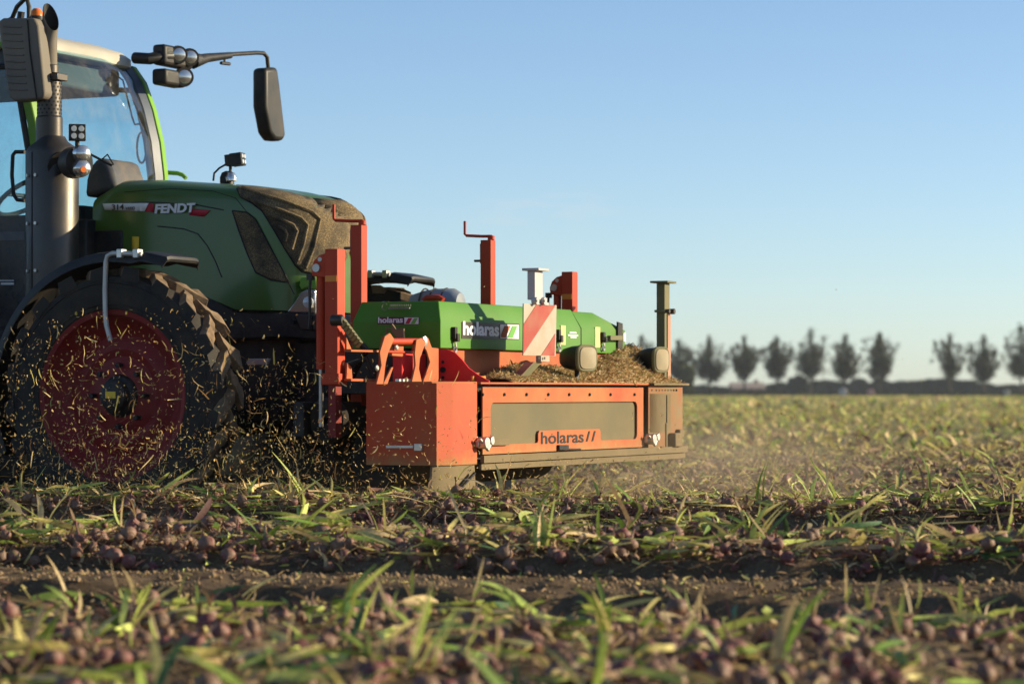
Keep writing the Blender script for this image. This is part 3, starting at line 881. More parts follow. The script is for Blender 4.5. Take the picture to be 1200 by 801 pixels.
# lower corner, headlight, lime trim
def head(sgn):
    mb = MB()
    P = [S(px, py, -.40) for px, py in [(335, 366), (345, 353), (352, 342), (360, 338), (369, 339), (369, 367)]]
    P = [Vector((p.x, p.y * -sgn * 1.0 if sgn > 0 else p.y, p.z)) for p in P]
    mb.prism(P, (0, .1 * -sgn * (-1) * (-1) if False else (.1 if sgn < 0 else -.1), 0))
    if sgn > 0: mb.v = [(x - .16, y - .06, z) for x, y, z in mb.v]
    h = mb.build('headlight', M['chrome'], T, bevel=.008)
    mb = MB(); y = -.42 if sgn < 0 else .42
    c = S(362, 354, -.42); mb.lathe([(.028, .0), (.03, -.012 * -sgn), (.002, -.02 * -sgn)], (c.x, y, c.z), 'y', 14)
    mb.build('headlight_lens', M['lens'], h)
    mb = MB()
    P = [S(px, py, -.405) for px, py in [(352, 325), (370, 324), (371, 339), (359, 337), (353, 340), (350, 334)]]
    P = [Vector((p.x, p.y if sgn < 0 else -p.y, p.z)) for p in P]
    mb.prism(P, (0, .12 if sgn < 0 else -.12, 0)); mb.v = [(x - (.16 if sgn > 0 else 0), y - (.06 if sgn > 0 else 0), z) for x, y, z in mb.v]; mb.build('corner_trim', M['lime'], T, bevel=.008)
head(-1); head(1)

# --- chassis
mb = MB()
mb.box(-1.05, .42, -.30, .30, .50, 1.12)
side_prism(mb, [(100, 300), (240, 342), (276, 364), (370, 367), (372, 398), (330, 396), (230, 400), (150, 400), (100, 390)], -.40, .40)
mb.box(-1.4, -.80, -.52, .52, .95, 1.62)
mb.box(-.85, -.62, -.44, .44, 1.2, 1.56)
mb.box(-2.9, -.9, -.42, .42, .45, 1.1)
mb.build('chassis', M['black'], T, bevel=.012)
mb = MB()
mb.box(-1.0, .62, .10, .40, .16, .55); mb.box(.30, .95, -.30, .38, .40, .95)  # dark blocks added to keep the gap under the belly black, beside linkage
mb.build('linkage_dark_block', M['black'], T, bevel=.02)
mb = MB()
mb.tube([(0, -1.2, .62), (0, -.5, .56), (0, 0, .54), (0, .5, .56), (0, 1.2, .62)], [.09, .1, .13, .1, .09], 12)
mb.build('front_axle', M['black'], T)
mb = MB()
side_prism(mb, [(345, 368), (371, 368), (372, 388), (352, 386)], -.415, -.36)
mb.build('front_bracket', M['shield'], T, bevel=.006)
for px, py in ((343, 377), (364, 372), (364, 383)):
    mb = MB(); c = S(px, py, -.42); mb.cyl((c.x, -.425, c.z), (c.x, -.40, c.z), .014); mb.build('bracket_bolt', M['seal'], T)
mb = MB(); side_prism(mb, [(288, 424), (292, 420), (316, 420), (313, 427), (290, 428)], -.52, -.50); mb.build('step_plate', M['alu'], T, bevel=.004)
mb = MB()
mb.add([F(*p, .62) for p in [(260, 556), (280, 513), (313, 508), (300, 556)]], [(0, 1, 2, 3)])
fl = mb.build('mud_flap', M['dusty'], T); fm = fl.modifiers.new('t', 'SOLIDIFY'); fm.thickness = .02

# --- wheels
def wheel(name, y, r, width, rimr, x, lugs, muddy=True):
    e = empty(name, (x, y, r)); e.parent = T
    w2 = width / 2
    mb = MB()
    prof = [(rimr, -w2 * .78), (rimr + .012, -w2 * .92), (rimr + (r - rimr) * .35, -w2 * 1.0), (r * .885, -w2 * .99), (r * .925, -w2 * .92), (r * .94, -w2 * .5), (r * .945, 0)]
    prof += [(a, -b) for a, b in prof[-2::-1]]
    mb.lathe(prof, (0, 0, 0), 'y', 72)
    # raised sidewall rings
    for q in (rimr + .03, rimr + (r - rimr) * .62):
        for sgn in (-1, 1):
            yy = sgn * w2 * (.99 if q > rimr + .05 else .955)
            mb.lathe([(q, yy), (q + .004, yy + sgn * .005), (q + .009, yy)], (0, 0, 0), 'y', 72)
    ty = mb.build('tyre', M['rubber'], e, smooth=40)
    mb = MB()
    dA = 2 * PI / lugs
    for k in range(lugs):
        for sgn in (-1, 1):
            th = k * dA + (dA / 2 if sgn > 0 else 0)
            sec = []
            wdt = .36 * dA
            for t in (0, .2, .4, .6, .8, 1.0, 1.04):
                yy = sgn * (-.05 * w2 + t * w2 * 1.02)
                a0 = th - t * dA * .62 * 1; ww = wdt * (.85 + .35 * t)
                jit = random.uniform(-.006, .006)
                ri = r * (.93 if t < 1.02 else .90); ro = r * (1.0 if t < 1.02 else .955) + jit
                sec.append([(ri * math.cos(a0 - ww / 2 - .02), yy, ri * math.sin(a0 - ww / 2 - .02)), (ro * math.cos(a0 - ww / 2), yy, ro * math.sin(a0 - ww / 2)),
                            (ro * math.cos(a0 + ww / 2), yy, ro * math.sin(a0 + ww / 2)), (ri * math.cos(a0 + ww / 2 + .02), yy, ri * math.sin(a0 + ww / 2 + .02))])
                sec[-1] = [(p[0] + random.uniform(-.006, .006), p[1], p[2] + random.uniform(-.006, .006)) for p in sec[-1]]
            mb.cur = 0; mb.rings(sec[:6], True); mb.cur = 1; mb.rings(sec[5:], True)
    mb.cur = 0; mb.build('lugs', [M['mud'], M['rubber']], ty, bevel=.006)
    mb = MB()
    rp = [(rimr + .012, -w2 * .84), (rimr + .004, -w2 * .88), (rimr - .02, -w2 * .84), (rimr - .035, -w2 * .55), (rimr - .075, -w2 * .28), (rimr - .12, .0), (rimr * .55, .015), (rimr * .3, -.03), (.02, -.035)]
    mb.lathe(rp, (0, 0, 0), 'y', 64)
    mb.lathe([(a, -b) for a, b in rp], (0, 0, 0), 'y', 64)
    rm_ = mb.build('rim', M['rimred'], e, smooth=30)
    mb = MB(); mb.lathe([(.115, -.02), (.10, -.05), (.08, -.06), (.075, -.10), (.05, -.115), (.01, -.115)], (0, 0, 0), 'y', 28)
    for k in range(8):
        a = 2 * PI * k / 8; mb.cyl((.155 * math.cos(a), -.005, .155 * math.sin(a)), (.155 * math.cos(a), -.06, .155 * math.sin(a)), .013, n=6)
    mb.build('hub', M['black'], e)
    mb = MB(); mb.box(-.03, .03, -.118, -.1155, -.012, .022); mb.build('hub_label', M['decalyellow'], e)
    return e
random.seed(5)
nw = wheel('front_wheel', -1.383, .65, .245, .43, 0, 20)
fw = wheel('front_wheel', 1.383, .65, .245, .43, 0, 20); fw.rotation_euler = (0, 0, PI)
rw = wheel('rear_wheel', 1.28, .86, .42, .52, -2.42, 22); rw.rotation_euler = (0, 0, PI)
rw2 = wheel('rear_wheel', -1.28, .86, .42, .52, -2.42, 22)

# --- front mudguards with tube brackets
def mudguard(y):
    y0, y1 = y - .17, y + .17
    prof = []
    for d in range(205, 74, -6):
        a = R(d); prof.append((.735 * math.cos(a), .65 + .725 * math.sin(a)))
    prof += [(.20, 1.372), (.33, 1.345), (.335, 1.33)]
    top = [(x, z) for x, z in prof]
    bot = [(x * .975 - .002, z - .018) for x, z in prof]
    mb = MB()
    secs = [(y0, -.035), (y0 + .02, .0), (y0 + .05, .006), (y1 - .05, .006), (y1 - .02, 0), (y1, -.035)]
    rings = []
    for (x, z), (bx, bz) in zip(top, bot):
        cx, cz = x, z - .65; l = math.hypot(cx, cz); ux, uz = cx / l, cz / l
        rings.append([(x + ux * d, yy, z + uz * d) for yy, d in secs] + [(x + ux * (d - .014), yy, z + uz * (d - .014)) for yy, d in reversed(secs)])
    mb.rings(rings, True)
    g = mb.build('mudguard', M['bplastic'], T, smooth=40)
    g['label'] = 'near black mudguard' if y < 0 else 'far black mudguard'
    mb = MB()
    side_prism(mb, [(118, 303), (135, 296), (170, 296), (190, 302), (191, 306), (160, 305)], -1.50, -1.44) if y < 0 else None
    s_ = 1 if y < 0 else -1
    yy = y - .155
    pts = [S(px, py, -1.50) for px, py in [(168, 298), (150, 297), (133, 297), (127.5, 300), (125.5, 308), (124.5, 340), (125, 370), (126.5, 382), (131, 399)]]
    pts = [Vector((p.x, yy - .012, p.z)) for p in pts]
    mb2 = MB(); mb2.tube(pts, .0125, 10)
    mb2.build('bracket_tube', M['alu'], T)
    for px in (143, 162):
        mb3 = MB(); c = S(px, 296, -1.5); mb3.box(c.x - .016, c.x + .016, yy - .03, yy + .02, c.z - .028, c.z + .018)
        mb3.build('tube_clamp', M['zinc'], T, bevel=.004)
    if y < 0: mb.build('mudguard_cap', M['bplastic'], T, bevel=.01)
mudguard(-1.345); mudguard(1.345)

# --- cab
FP = [(-1.00, 1.50), (-1.028, 1.94), (-1.055, 2.14), (-1.106, 2.33), (-1.176, 2.50), (-1.253, 2.60)]     # windscreen line x, z
mb = MB()
pill = []
for sgn in (-1, 1):
    mbp = MB(); rings = []
    for x, z in FP:
        rings.append([(x + .03, sgn * .60, z), (x + .02, sgn * .66, z), (x - .03, sgn * .67, z), (x - .035, sgn * .61, z)])
    mbp.rings(rings); mbp.build('front_pillar', M['lime'], T, bevel=.006)
    mbp = MB(); rings = []
    for x, z in FP:
        rings.append([(x + .012, sgn * .52, z), (x + .024, sgn * .598, z), (x - .04, sgn * .606, z), (x - .05, sgn * .53, z)])
    mbp.rings(rings); mbp.build('windscreen_edge', M['edge'], T, bevel=.006)
    mbp = MB(); mbp.box(-1.97, -1.90, sgn * .64 - .03, sgn * .64 + .03, 1.0, 2.6); mbp.box(-2.72, -2.64, sgn * .6 - .03, sgn * .6 + .03, 1.2, 2.6)
    mbp.build('rear_pillar', M['black'], T, bevel=.006)
    # door: frame, glass, handle
    dy = sgn * .665
    mbp = MB()
    mbp.tube([(-1.10, dy, 1.0), (-1.04, dy, 1.5), (-1.07, dy, 1.94), (-1.14, dy, 2.3), (-1.22, dy, 2.46), (-1.88, dy, 2.50), (-1.9, dy, 1.0), (-1.10, dy, 1.0)], .018, 8)
    door = mbp.build('door', M['black'], T)
    mbp = MB(); mbp.add([(-1.10, dy, 1.0), (-1.05, dy, 1.5), (-1.08, dy, 1.94), (-1.15, dy, 2.3), (-1.22, dy, 2.46), (-1.88, dy, 2.49), (-1.89, dy, 1.0)], [tuple(range(7))])
    mbp.build('door_glass', M['glass'], door)
    mbp = MB(); mbp.add([(-1.97, dy, 1.3), (-1.97, dy, 2.5), (-2.66, dy, 2.5), (-2.66, dy, 1.3)], [(0, 1, 2, 3)]); mbp.build('side_glass', M['glass'], T)
mb = MB(); n = 10; vs = []; fs = []
for i, (x, z) in enumerate(FP):
    for k in range(n + 1):
        yv = -.54 + 1.08 * k / n; vs.append((x + .07 * (1 - (yv / .54) ** 2) + .005, yv, z))
for i in range(len(FP) - 1):
    for k in range(n): a = i * (n + 1) + k; fs.append((a, a + 1, a + n + 2, a + n + 1))
mb.add(vs, fs); mb.build('windscreen', M['glass'], T, smooth=60)
mb = MB(); mb.add([(-2.68, -.57, 1.3), (-2.68, .57, 1.3), (-2.68, .57, 2.5), (-2.68, -.57, 2.5)], [(0, 1, 2, 3)]); mb.build('rear_glass', M['glass'], T)
# roof: rounded shell that falls towards the front edge
def rrect(x0, x1, y, r, n=6):
    out = []
    for cx, cy, a0 in ((x1 - r, y - r, 0), (x0 + r, y - r, 90), (x0 + r, -y + r, 180), (x1 - r, -y + r, 270)):
        for k in range(n + 1):
            a = R(a0 + 90 * k / n); out.append((cx + r * math.cos(a), cy + r * math.sin(a)))
    return out
mb = MB(); rings = []
for z, g in ((2.575, 0.0), (2.585, .012), (2.63, .012), (2.665, -.02), (2.70, -.10), (2.72, -.2)):
    rings.append([(x, yv, z) for x, yv in rrect(-2.78 - g, -1.21 + g * 1.2, .645 + g, .16)])
mb.rings(rings, True)
roof = mb.build('roof', M['roof'], T, smooth=50)
mb = MB(); mb.box(-2.6, -1.28, -.56, .56, 2.415, 2.573); mb.build('headliner', M['slate'], T, bevel=.02)
mb = MB(); mb.box(-1.26, -1.20, .30, .62, 2.60, 2.70); 
# beacon
bc = S(43, 13, -.50)
mb = MB(); mb.lathe([(.001, .045), (.02, .042), (.033, .025), (.036, .0)], (bc.x, -.5, bc.z - .03), 'z', 18); be = mb.build('beacon', M['amber'], T)
mb = MB(); mb.lathe([(.04, 0), (.043, -.01), (.03, -.05), (.02, -.15), (.02, -.22)], (bc.x, -.5, bc.z - .03), 'z', 18, True); mb.build('beacon_base', M['black'], be)
# interior
mb = MB(); mb.box(-2.6, -1.0, -.6, .6, .95, 1.08); mb.box(-1.35, -1.02, -.22, .28, 1.08, 1.72); mb.build('cab_floor', M['black'], T, bevel=.02)
mb = MB(); mb.box(-2.25, -1.75, -.26, .26, 1.35, 1.5); mb.prism([(-2.3, -.26, 1.4), (-2.18, -.26, 1.4), (-2.28, -.24, 2.15), (-2.40, -.24, 2.15)], (0, .5, 0)); mb.box(-2.2, -1.8, -.2, .2, 1.08, 1.35)
mb.build('driver_seat', surf('seat_cloth', (.05, .05, .055), .9), T, bevel=.04)
mb = MB(); P = []
for k in range(25):
    a = 2 * PI * k / 24; P.append((-1.56 + .19 * math.cos(a) * .8, .19 * math.sin(a), 1.80 + .19 * math.cos(a) * .55))
mb.tube(P, .014, 8); mb.tube([(-1.56, 0, 1.80), (-1.35, 0, 1.6), (-1.28, 0, 1.4)], .03, 8); mb.tube([(-1.56, -.19, 1.8), (-1.56, .19, 1.8)], .012, 6)
mb.build('steering_wheel', M['black'], T)
mb = MB(); cw = []
for px, py in [(98, 232), (100, 210), (104, 195), (111, 187), (119, 184), (126, 189), (131, 203), (136, 222)]: cw.append(S(px, py, -.28))
mb.prism(cw, (0, .34, 0)); mb.build('dashboard_cowl', M['cowl'], T, bevel=.03)
# wiper, far mirror ring seen through the screen, grab rail
mb = MB(); mb.tube([S(104, 180, -.40), S(118, 187, -.40), S(131, 194, -.40)], .007, 6); mb.tube([S(118, 188, -.40), S(126, 181, -.40), S(133, 193, -.40)], .005, 6); mb.build('wiper', M['black'], T)
mb = MB(); mb.tube([S(138, 90, .52), S(144, 94, .52), S(155, 138, .52), S(158, 146, .52), S(165, 145, .52)], .006, 6); mb.build('windscreen_cable', M['black'], T)
ring = [S(166 + 5.5 * math.cos(2 * PI * k / 20), 173 + 18 * math.sin(2 * PI * k / 20), .50) for k in range(21)]
mb = MB(); mb.tube(ring, .007, 6); mb.build('pillar_ring', M['black'], T)
mb = MB(); mb.tube([S(192, 202, .72), S(208, 203, .72), S(214, 205, .72), S(218, 209, .72)], .013, 8); mb.build('green_handrail', M['lime'], T)
mb = MB(); mb.tube([S(29, 178, -.72), S(18, 178, -.72), S(15, 182, -.72), S(14, 205, -.72), S(16, 228, -.72), S(20, 234, -.72), S(29, 235, -.72)], .011, 8); mb.build('door_handle', M['black'], T)
mb = MB(); side_prism(mb, [(-60, 255), (30, 252), (30, 400), (-60, 420)], -.67, -.60)
mb.build('lower_door_panel', surf('dark_door', (.012, .016, .024), .25, dust=.1), T)
mb = MB(); side_prism(mb, [(-6, 272), (29, 271), (29, 281), (-6, 282)], -.676, -.672); mb.build('painted_door_reflection', surf('reflection_blue', (.03, .06, .10), .3), T)  # blue strip paints a reflection onto the dark door
mb = MB(); side_prism(mb, [(-12, 328), (16, 328), (16, 329.2), (-12, 329.2)], -.676, -.672); side_prism(mb, [(1, 331), (16, 331), (16, 333.5), (1, 333.5)], -.676, -.672); mb.build('dealer_sticker', M['decalwhite'], T)
mb = MB(); mb.box(-1.75, -1.0, -1.02, -.66, .35, 1.02); mb.build('fuel_tank', M['bplastic'], T, bevel=.05, seg=3)

# --- exhaust
ex, ey = -.845, -.78
zc = lambda py, Y=15.01: CAM_H + (459 - py) * Y / 3250
mb = MB(); mb.lathe([(.143, zc(345) - .1), (.143, zc(180)), (.125, zc(172)), (.085, zc(166)), (.07, zc(160))], (ex, ey, 0), 'z', 40)
exh = mb.build('exhaust', M['shield'], T, smooth=30)
mb = MB()
sd_ = Vector((-.25, -1, 0)).normalized()
for py in (207, 263, 318):
    for o_ in (-.035, .03):
        t_ = Vector((1, -.25, 0)).normalized() * o_; d_ = (sd_ + t_ / .143).normalized(); c = Vector((ex, ey, zc(py))) + d_ * .14
        mb.cyl(c, c + d_ * .014, .009, n=8)
mb.build('shield_bolt', M['zinc'], exh)
mb = MB(); c = Vector((ex, ey, 0)) + sd_ * .1405; t_ = Vector((1, -.25, 0)).normalized()
mb.prism([c - t_ * .003 + Vector((0, 0, zc(340))), c + t_ * .003 + Vector((0, 0, zc(340))), c + t_ * .003 + Vector((0, 0, zc(180))), c - t_ * .003 + Vector((0, 0, zc(180)))], sd_ * .0045)
mb.build('shield_seam', M['seal'], exh)
ux = -.018
mb = MB(); mb.lathe([(.072, zc(166)), (.072, zc(138)), (.066, zc(136)), (.066, zc(96)), (.05, zc(94))], (ex + ux, ey, 0), 'z', 32); 
pp = mb.build('perforated_pipe', M['shield'], exh, smooth=30)
mb = MB()
for r_ in range(9):
    for k in range(16):
        a = 2 * PI * (k + .5 * (r_ % 2)) / 16; z = zc(133) + (zc(98) - zc(133)) * r_ / 8; d_ = Vector((math.cos(a), math.sin(a), 0)); c = Vector((ex + ux, ey, z)) + d_ * .0645
        mb.cyl(c, c + d_ * .0025, .0062, n=6)
mb.build('perforation', M['seal'], pp)
mb = MB(); mb.box(ex + ux - .05, ex + ux + .085, ey - .05, ey + .05, zc(95), zc(87)); mb.cyl((ex + ux, ey, zc(86)), (ex + ux, ey, zc(76)), .05, n=20)
mb.build('pipe_clamp', M['shield'], exh, bevel=.004)
mb = MB(); rings = []; hd = Vector((.88, -.47, 0)); sdv = Vector((.47, .88, 0)); nseg = 24
def tipring(zc_, off, r, cut):
    c = Vector((ex + ux, ey, zc_)) + hd * off
    return [c + (hd * math.cos(2 * PI * k / nseg) + sdv * math.sin(2 * PI * k / nseg)) * r + Vector((0, 0, -cut * math.cos(2 * PI * k / nseg))) for k in range(nseg)]
seq = [(zc(80), 0, .042, 0), (zc(50), 0, .042, 0), (zc(35), .006, .0425, .03), (zc(20), .016, .043, .078)]
rings = [tipring(*q) for q in seq]
inn = [tipring(q[0], q[1], q[2] - .003, q[3]) for q in reversed(seq[1:])]
mb.rings(rings, False); mb.cur = 1; mb.rings([rings[-1]] + inn, False)
mb.build('exhaust_tip', [M['mirror'], M['seal']], exh, smooth=50)

# --- lights on the exhaust
def led_lamp(parent, c, d, up, w_=.085, dep=.045, rows_=2):
    """square work lamp: finned body, face with four diodes"""
    d = Vector(d).normalized(); up = Vector(up).normalized(); s_ = up.cross(d)
    c = Vector(c)
    def bx(mb, cc, a, b, e):
        P = [cc + s_ * a * i + up * b * j for i, j in ((-1, -1), (1, -1), (1, 1), (-1, 1))]
        mb.prism([p - d * e for p in P], d * 2 * e)
    mb = MB(); bx(mb, c, w_ / 2, w_ / 2, dep / 2)
    for k in range(5): bx(mb, c - d * (dep * .6) + s_ * (k - 2) * w_ * .2, .003, w_ * .45, dep * .35)
    b = mb.build('work_lamp', M['black'], parent, bevel=.005)
    mb = MB()
    for i in (-1, 1):
        for j in (-1, 1):
            cc = c + d * dep / 2 + s_ * i * w_ * .22 + up * j * w_ * .22
            mb.tube([cc, cc + d * .004], [w_ * .18, w_ * .16], 14)
    mb.build('diode', M['lens'], b)
    return b
dfwd = Vector((.80, -.55, 0))
lc = S(90.5, 155.5, -.93); led_lamp(T, lc, (.62, -.78, 0), (0, 0, 1), .088)
mb = MB(); mb.cyl(lc - Vector((0, 0, .045)), lc - Vector((0, 0, .075)), .012, n=10); 
hc = S(93, 190, -.93); hb = S(76, 192, -.86)
mb.tube([hb, hb.lerp(hc, .5), hc], [.045, .085, .083], 20)
hu = mb.build('road_lamp', M['black'], T, smooth=40)
mb = MB()
for dz in (.042, -.036):
    c = hc + Vector((.02, -.02, dz)); q = Vector((.85, -.5, 0)).normalized()
    mb.tube([c, c + q * .035, c + q * .045, c + q * .05], [.046, .044, .03, .004], 18)
mb.build('road_lamp_lens', M['chrome'], hu, smooth=40)
c = hc + Vector((.05, -.045, -.045)); mb = MB(); mb.tube([c, c + Vector((.012, -.008, 0))], [.02, .016], 12); mb.build('indicator_bulb', M['amber'], hu)
mb = MB(); hx = (ex + .08, ey - .05, zc(195)); mb.tube([hx, S(72, 195, -.86)], [.09, .075], 16); mb.build('lamp_bracket', M['black'], T, smooth=40)

# --- mirrors
mb = MB()
side_prism(mb, [(-3, 25), (3, 21), (40, 21), (44, 30), (52, 110), (49, 116), (16, 119), (10, 114), (6, 90)], -.90, -.80)
mi = mb.build('wing_mirror', M['mirror'], T, bevel=.022, seg=3)
mb = MB()
for k in range(10):
    z0 = 31 + k * 8.2; a = S(4 + k * .6, z0, -.903); b = S(25 + k * .75, z0 + 1, -.903); mb.tube([a, b], .004, 6)
mb.build('mirror_rib', M['mirror'], mi)
mb = MB(); a = [S(32, 21.5, -.903), S(35, 60, -.903), S(43, 116, -.903)]; mb.tube(a, .0045, 6); mb.build('mirror_seam', M['seal'], mi)
mb = MB(); mb.tube([S(34, 24, -.85), S(34, 8, -.85), S(31, -3, -.85), S(20, 8, -.80), S(14, 22, -.75), S(-10, 35, -.7)], .013, 8); mb.tube([S(25, 14, -.82), S(24, 22, -.82)], .02, 8)
mb.build('mirror_arm', M['black'], T)
# far side arm with lamp cluster
ar = -1.0
def FT(px, py, x=ar): return F(px, py, x)
mb = MB(); mb.tube([FT(158, 68, -1.16), FT(175, 69, -1.05), FT(192, 66), FT(212, 66), FT(232, 70)], [.034, .034, .036, .034, .038], 12)
mb.tube([FT(226, 73), FT(243, 68), FT(270, 65)], [.042, .028, .020], 10)
arm = mb.build('mirror_bracket', M['bplastic'], T, smooth=50)
arm['label'] = 'arm carrying lamps and the far mirror'
mb = MB(); mb.tube([FT(268, 64), FT(300, 62), FT(309, 62.5), FT(313, 67), FT(314.5, 82)], .013, 10); mb.tube([FT(263, 67), FT(263, 74)], .008, 6); mb.tube([FT(259, 74), FT(269, 75)], .011, 6)
mb.build('mirror_tube', M['black'], arm)
for (px, py, rr) in ((206, 65, .052), (219.5, 68, .052), (212.5, 91, .056)):
    q = Vector((.74, -.67, -.05)).normalized(); c = FT(px, py) + q * .06
    mb = MB(); mb.tube([c - q * .07, c - q * .04, c - q * .01, c + q * .012], [rr * .8, rr * 1.0, rr * 1.06, rr * 1.0], 20); lb = mb.build('arm_lamp', M['bplastic'], arm, smooth=40)
    mb = MB(); mb.tube([c + q * .0125, c + q * .016, c + q * .019], [rr * .74, rr * .55, rr * .1], 18); mb.build('arm_lamp_lens', M['chrome'], lb, smooth=40)
a = FT(196, 91); mb = MB(); a_ = FT(192, 66); mb.box(a_.x - .07, a_.x + .03, FT(189, 66).y, FT(214, 66).y, FT(200, 101).z, FT(200, 82).z); mb.box(a_.x - .06, a_.x + .03, FT(188, 66).y, FT(222, 66).y, FT(200, 78).z, FT(200, 54).z); mb.build('lamp_housing', M['bplastic'], arm, bevel=.02, seg=3)
mb = MB()
mp = [(303, 80), (318, 79), (321, 100), (328, 160), (324, 166), (315, 165), (309, 157), (303, 125)]
P = [FT(px, py) for px, py in mp]; mb.prism([Vector((p.x - .05, p.y, p.z)) for p in P], (.10, 0, 0))
fm_ = mb.build('wing_mirror', M['bplastic'], T, bevel=.028, seg=4)
fm_['label'] = 'far black wing mirror hanging from its arm'
# camera/lamp on the bonnet top
mb = MB(); c0 = S(266, 212, -.02); mb.lathe([(.04, -.03), (.04, .02), (.03, .045), (.01, .055)], tuple(c0), 'z', 16); mb.build('gps_puck', M['black'], T)
mb = MB(); c1 = S(271, 208, -.06); mb.lathe([(.03, -.02), (.032, 0), (.02, .025), (.004, .032)], tuple(c1), 'z', 16); mb.build('chrome_dome', M['chrome'], T)
mb = MB(); mb.tube([S(250, 212, -.02), S(251, 203, -.02), S(257, 197, -.02), S(264, 193, -.02), S(268, 188, -.02)], .006, 8); mb.tube([S(270, 202, -.02), S(270, 192, -.02)], .009, 8); mb.build('lamp_cable', M['black'], T)
lc = S(278.5, 187, -.02); led_lamp(T, lc, (1, .15, .1), (-.1, 0, 1), .07, .07)

# ------------------------------------------------------------------ TOPPER (front implement)
I = empty('onion_topper', (OX, OY, 0), -YAW)
tag(I, 'red and green front-mounted onion topper with a heap of chaff on its guard', 'farm implement')

def wall_strip(mb, path, z0, z1, th):
    """upright sheet following a plan path, thickness th towards the inside"""
    n = len(path); P = [Vector((x, y, 0)) for x, y in path]; nrm = []
    for i in range(n):
        t = (P[min(i + 1, n - 1)] - P[max(i - 1, 0)]).normalized(); nrm.append(Vector((t.y, -t.x, 0)))
    rings = []
    for p, q in zip(P, nrm):
        i_ = p - q * th
        rings.append([(p.x, p.y, z0), (p.x, p.y, z1), (i_.x, i_.y, z1), (i_.x, i_.y, z0)])
    mb.rings(rings, True)
# near end guard: side sheet and folded corner
GT, GB = .712, .318
near_path = [(1.449, -1.47), (1.80, -1.47), (1.818, -1.462), (1.848, -1.37), (1.862, -1.33), (1.862, -1.112)]
mb = MB(); wall_strip(mb, near_path, GB, GT, -.006); 
g1 = mb.build('end_guard', M['redguard'], I, smooth=20)
g1['label'] = 'red near end guard with folded corner'
mb = MB(); mb.prism([(1.449, -1.47, GT), (1.80, -1.47, GT), (1.862, -1.33, GT), (1.862, -1.1, GT), (1.449, -1.1, GT)], (0, 0, .008)); mb.build('end_guard_top', M['sunlit_red'], I)
mb = MB(); p = S(474, 523.5, -1.473); q = S(491, 523.5, -1.473)
side_prism(mb, [(452, 521.5), (484, 521.5), (484, 525), (452, 525)], -1.478, -1.470); side_prism(mb, [(485, 519.5), (494, 519.5), (494, 528), (485, 528)], -1.49, -1.472)
mb.build('end_latch', M['zinc'], g1, bevel=.002)
# dust caked skirt below the corner
mb = MB()
top_ = [(1.80, -1.462), (1.82, -1.44), (1.846, -1.36), (1.858, -1.30), (1.858, -1.12)]
ring_ = []
for k_, (x_, y_) in enumerate(top_):
    fl_ = .05 * (1 - k_ / 4)
    ring_.append([(x_, y_, GB - .002), (x_ + .012, y_ - fl_, .10), (x_, y_ - fl_, .10), (x_ - .012, y_, GB - .002)])
mb.rings(ring_, True); sk = mb.build('rubber_skirt', M['dusty'], I)
mb = MB(); mb.tube([F(556, 554, 1.885), F(545, 566, 1.885), F(535, 577, 1.88)], .008, 6); mb.build('skirt_crack', M['seal'], sk)

# main front door panel
b = 1.0757
FX = 1.862
mb = MB(); mb.box(FX - .05, FX - .045, -b - .03, b + .05, GB, GT); mb.build('guard_back', M['seal'], I)
mb = MB()
def rp(poly, x0, x1): return [(x0, y, z) for y, z in poly]
YA, YB = -b + .032, b - .04
ZA, ZBB = GB + .045, GT - .018
# frame panel built as a border around a rounded window with a raised tab for the name
wy0, wy1, wz0, wz1 = F(574, 500, FX).y, F(746, 500, FX).y, CAM_H - (519 - 459) * 14.55 / 3250 - .03, CAM_H - (471 - 459) * 14.4 / 3250
wz0 = .67 - 58 / 222; wz1 = .67 - 12 / 226
tx0, tx1, tz = F(630, 500, FX).y, F(703, 500, FX).y, .67 - 44.5 / 224
win = []
rr = .035
def arc(cy, cz, a0, a1, n=5):
    return [(cy + rr * math.cos(R(a0 + (a1 - a0) * k / n)), cz + rr * math.sin(R(a0 + (a1 - a0) * k / n))) for k in range(n + 1)]
win += arc(wy0 + rr, wz1 - rr, 180, 90) + arc(wy1 - rr, wz1 - rr, 90, 0) + arc(wy1 - rr, wz0 + rr, 0, -90)
win += [(tx1 + .012, wz0), (tx1, wz0 + .012), (tx1, tz - .015), (tx1 - .015, tz), (tx0 + .015, tz), (tx0, tz - .015), (tx0, wz0 + .012), (tx0 - .012, wz0)] + arc(wy0 + rr, wz0 + rr, 270, 180)
outer = [(YA, ZBB), (YB, ZBB), (YB, ZA), (YA, ZA)]
co, _, fa, _, _, _ = delaunay_2d_cdt([Vector(p) for p in outer + win], [(i, (i + 1) % 4) for i in range(4)] + [(4 + i, 4 + (i + 1) % len(win)) for i in range(len(win))], [], 1, 1e-6)
from mathutils.geometry import intersect_point_tri_2d
def in_poly(p, poly):
    c = False
    for i in range(len(poly)):
        a_, b_ = poly[i], poly[i - 1]
        if (a_[1] > p[1]) != (b_[1] > p[1]) and p[0] < (b_[0] - a_[0]) * (p[1] - a_[1]) / (b_[1] - a_[1]) + a_[0]: c = not c
    return c
fa2 = [f for f in fa if not in_poly((sum(co[i].x for i in f) / len(f), sum(co[i].y for i in f) / len(f)), win)]
me = bpy.data.meshes.new('front_door'); me.from_pydata([(FX, c.x, c.y) for c in co], [], fa2); me.materials.append(M['sunlit_red'])
fd = bpy.data.objects.new('front_door', me); COL.objects.link(fd); fd.parent = I
sm = fd.modifiers.new('t', 'SOLIDIFY'); sm.thickness = .008; sm.offset = 0
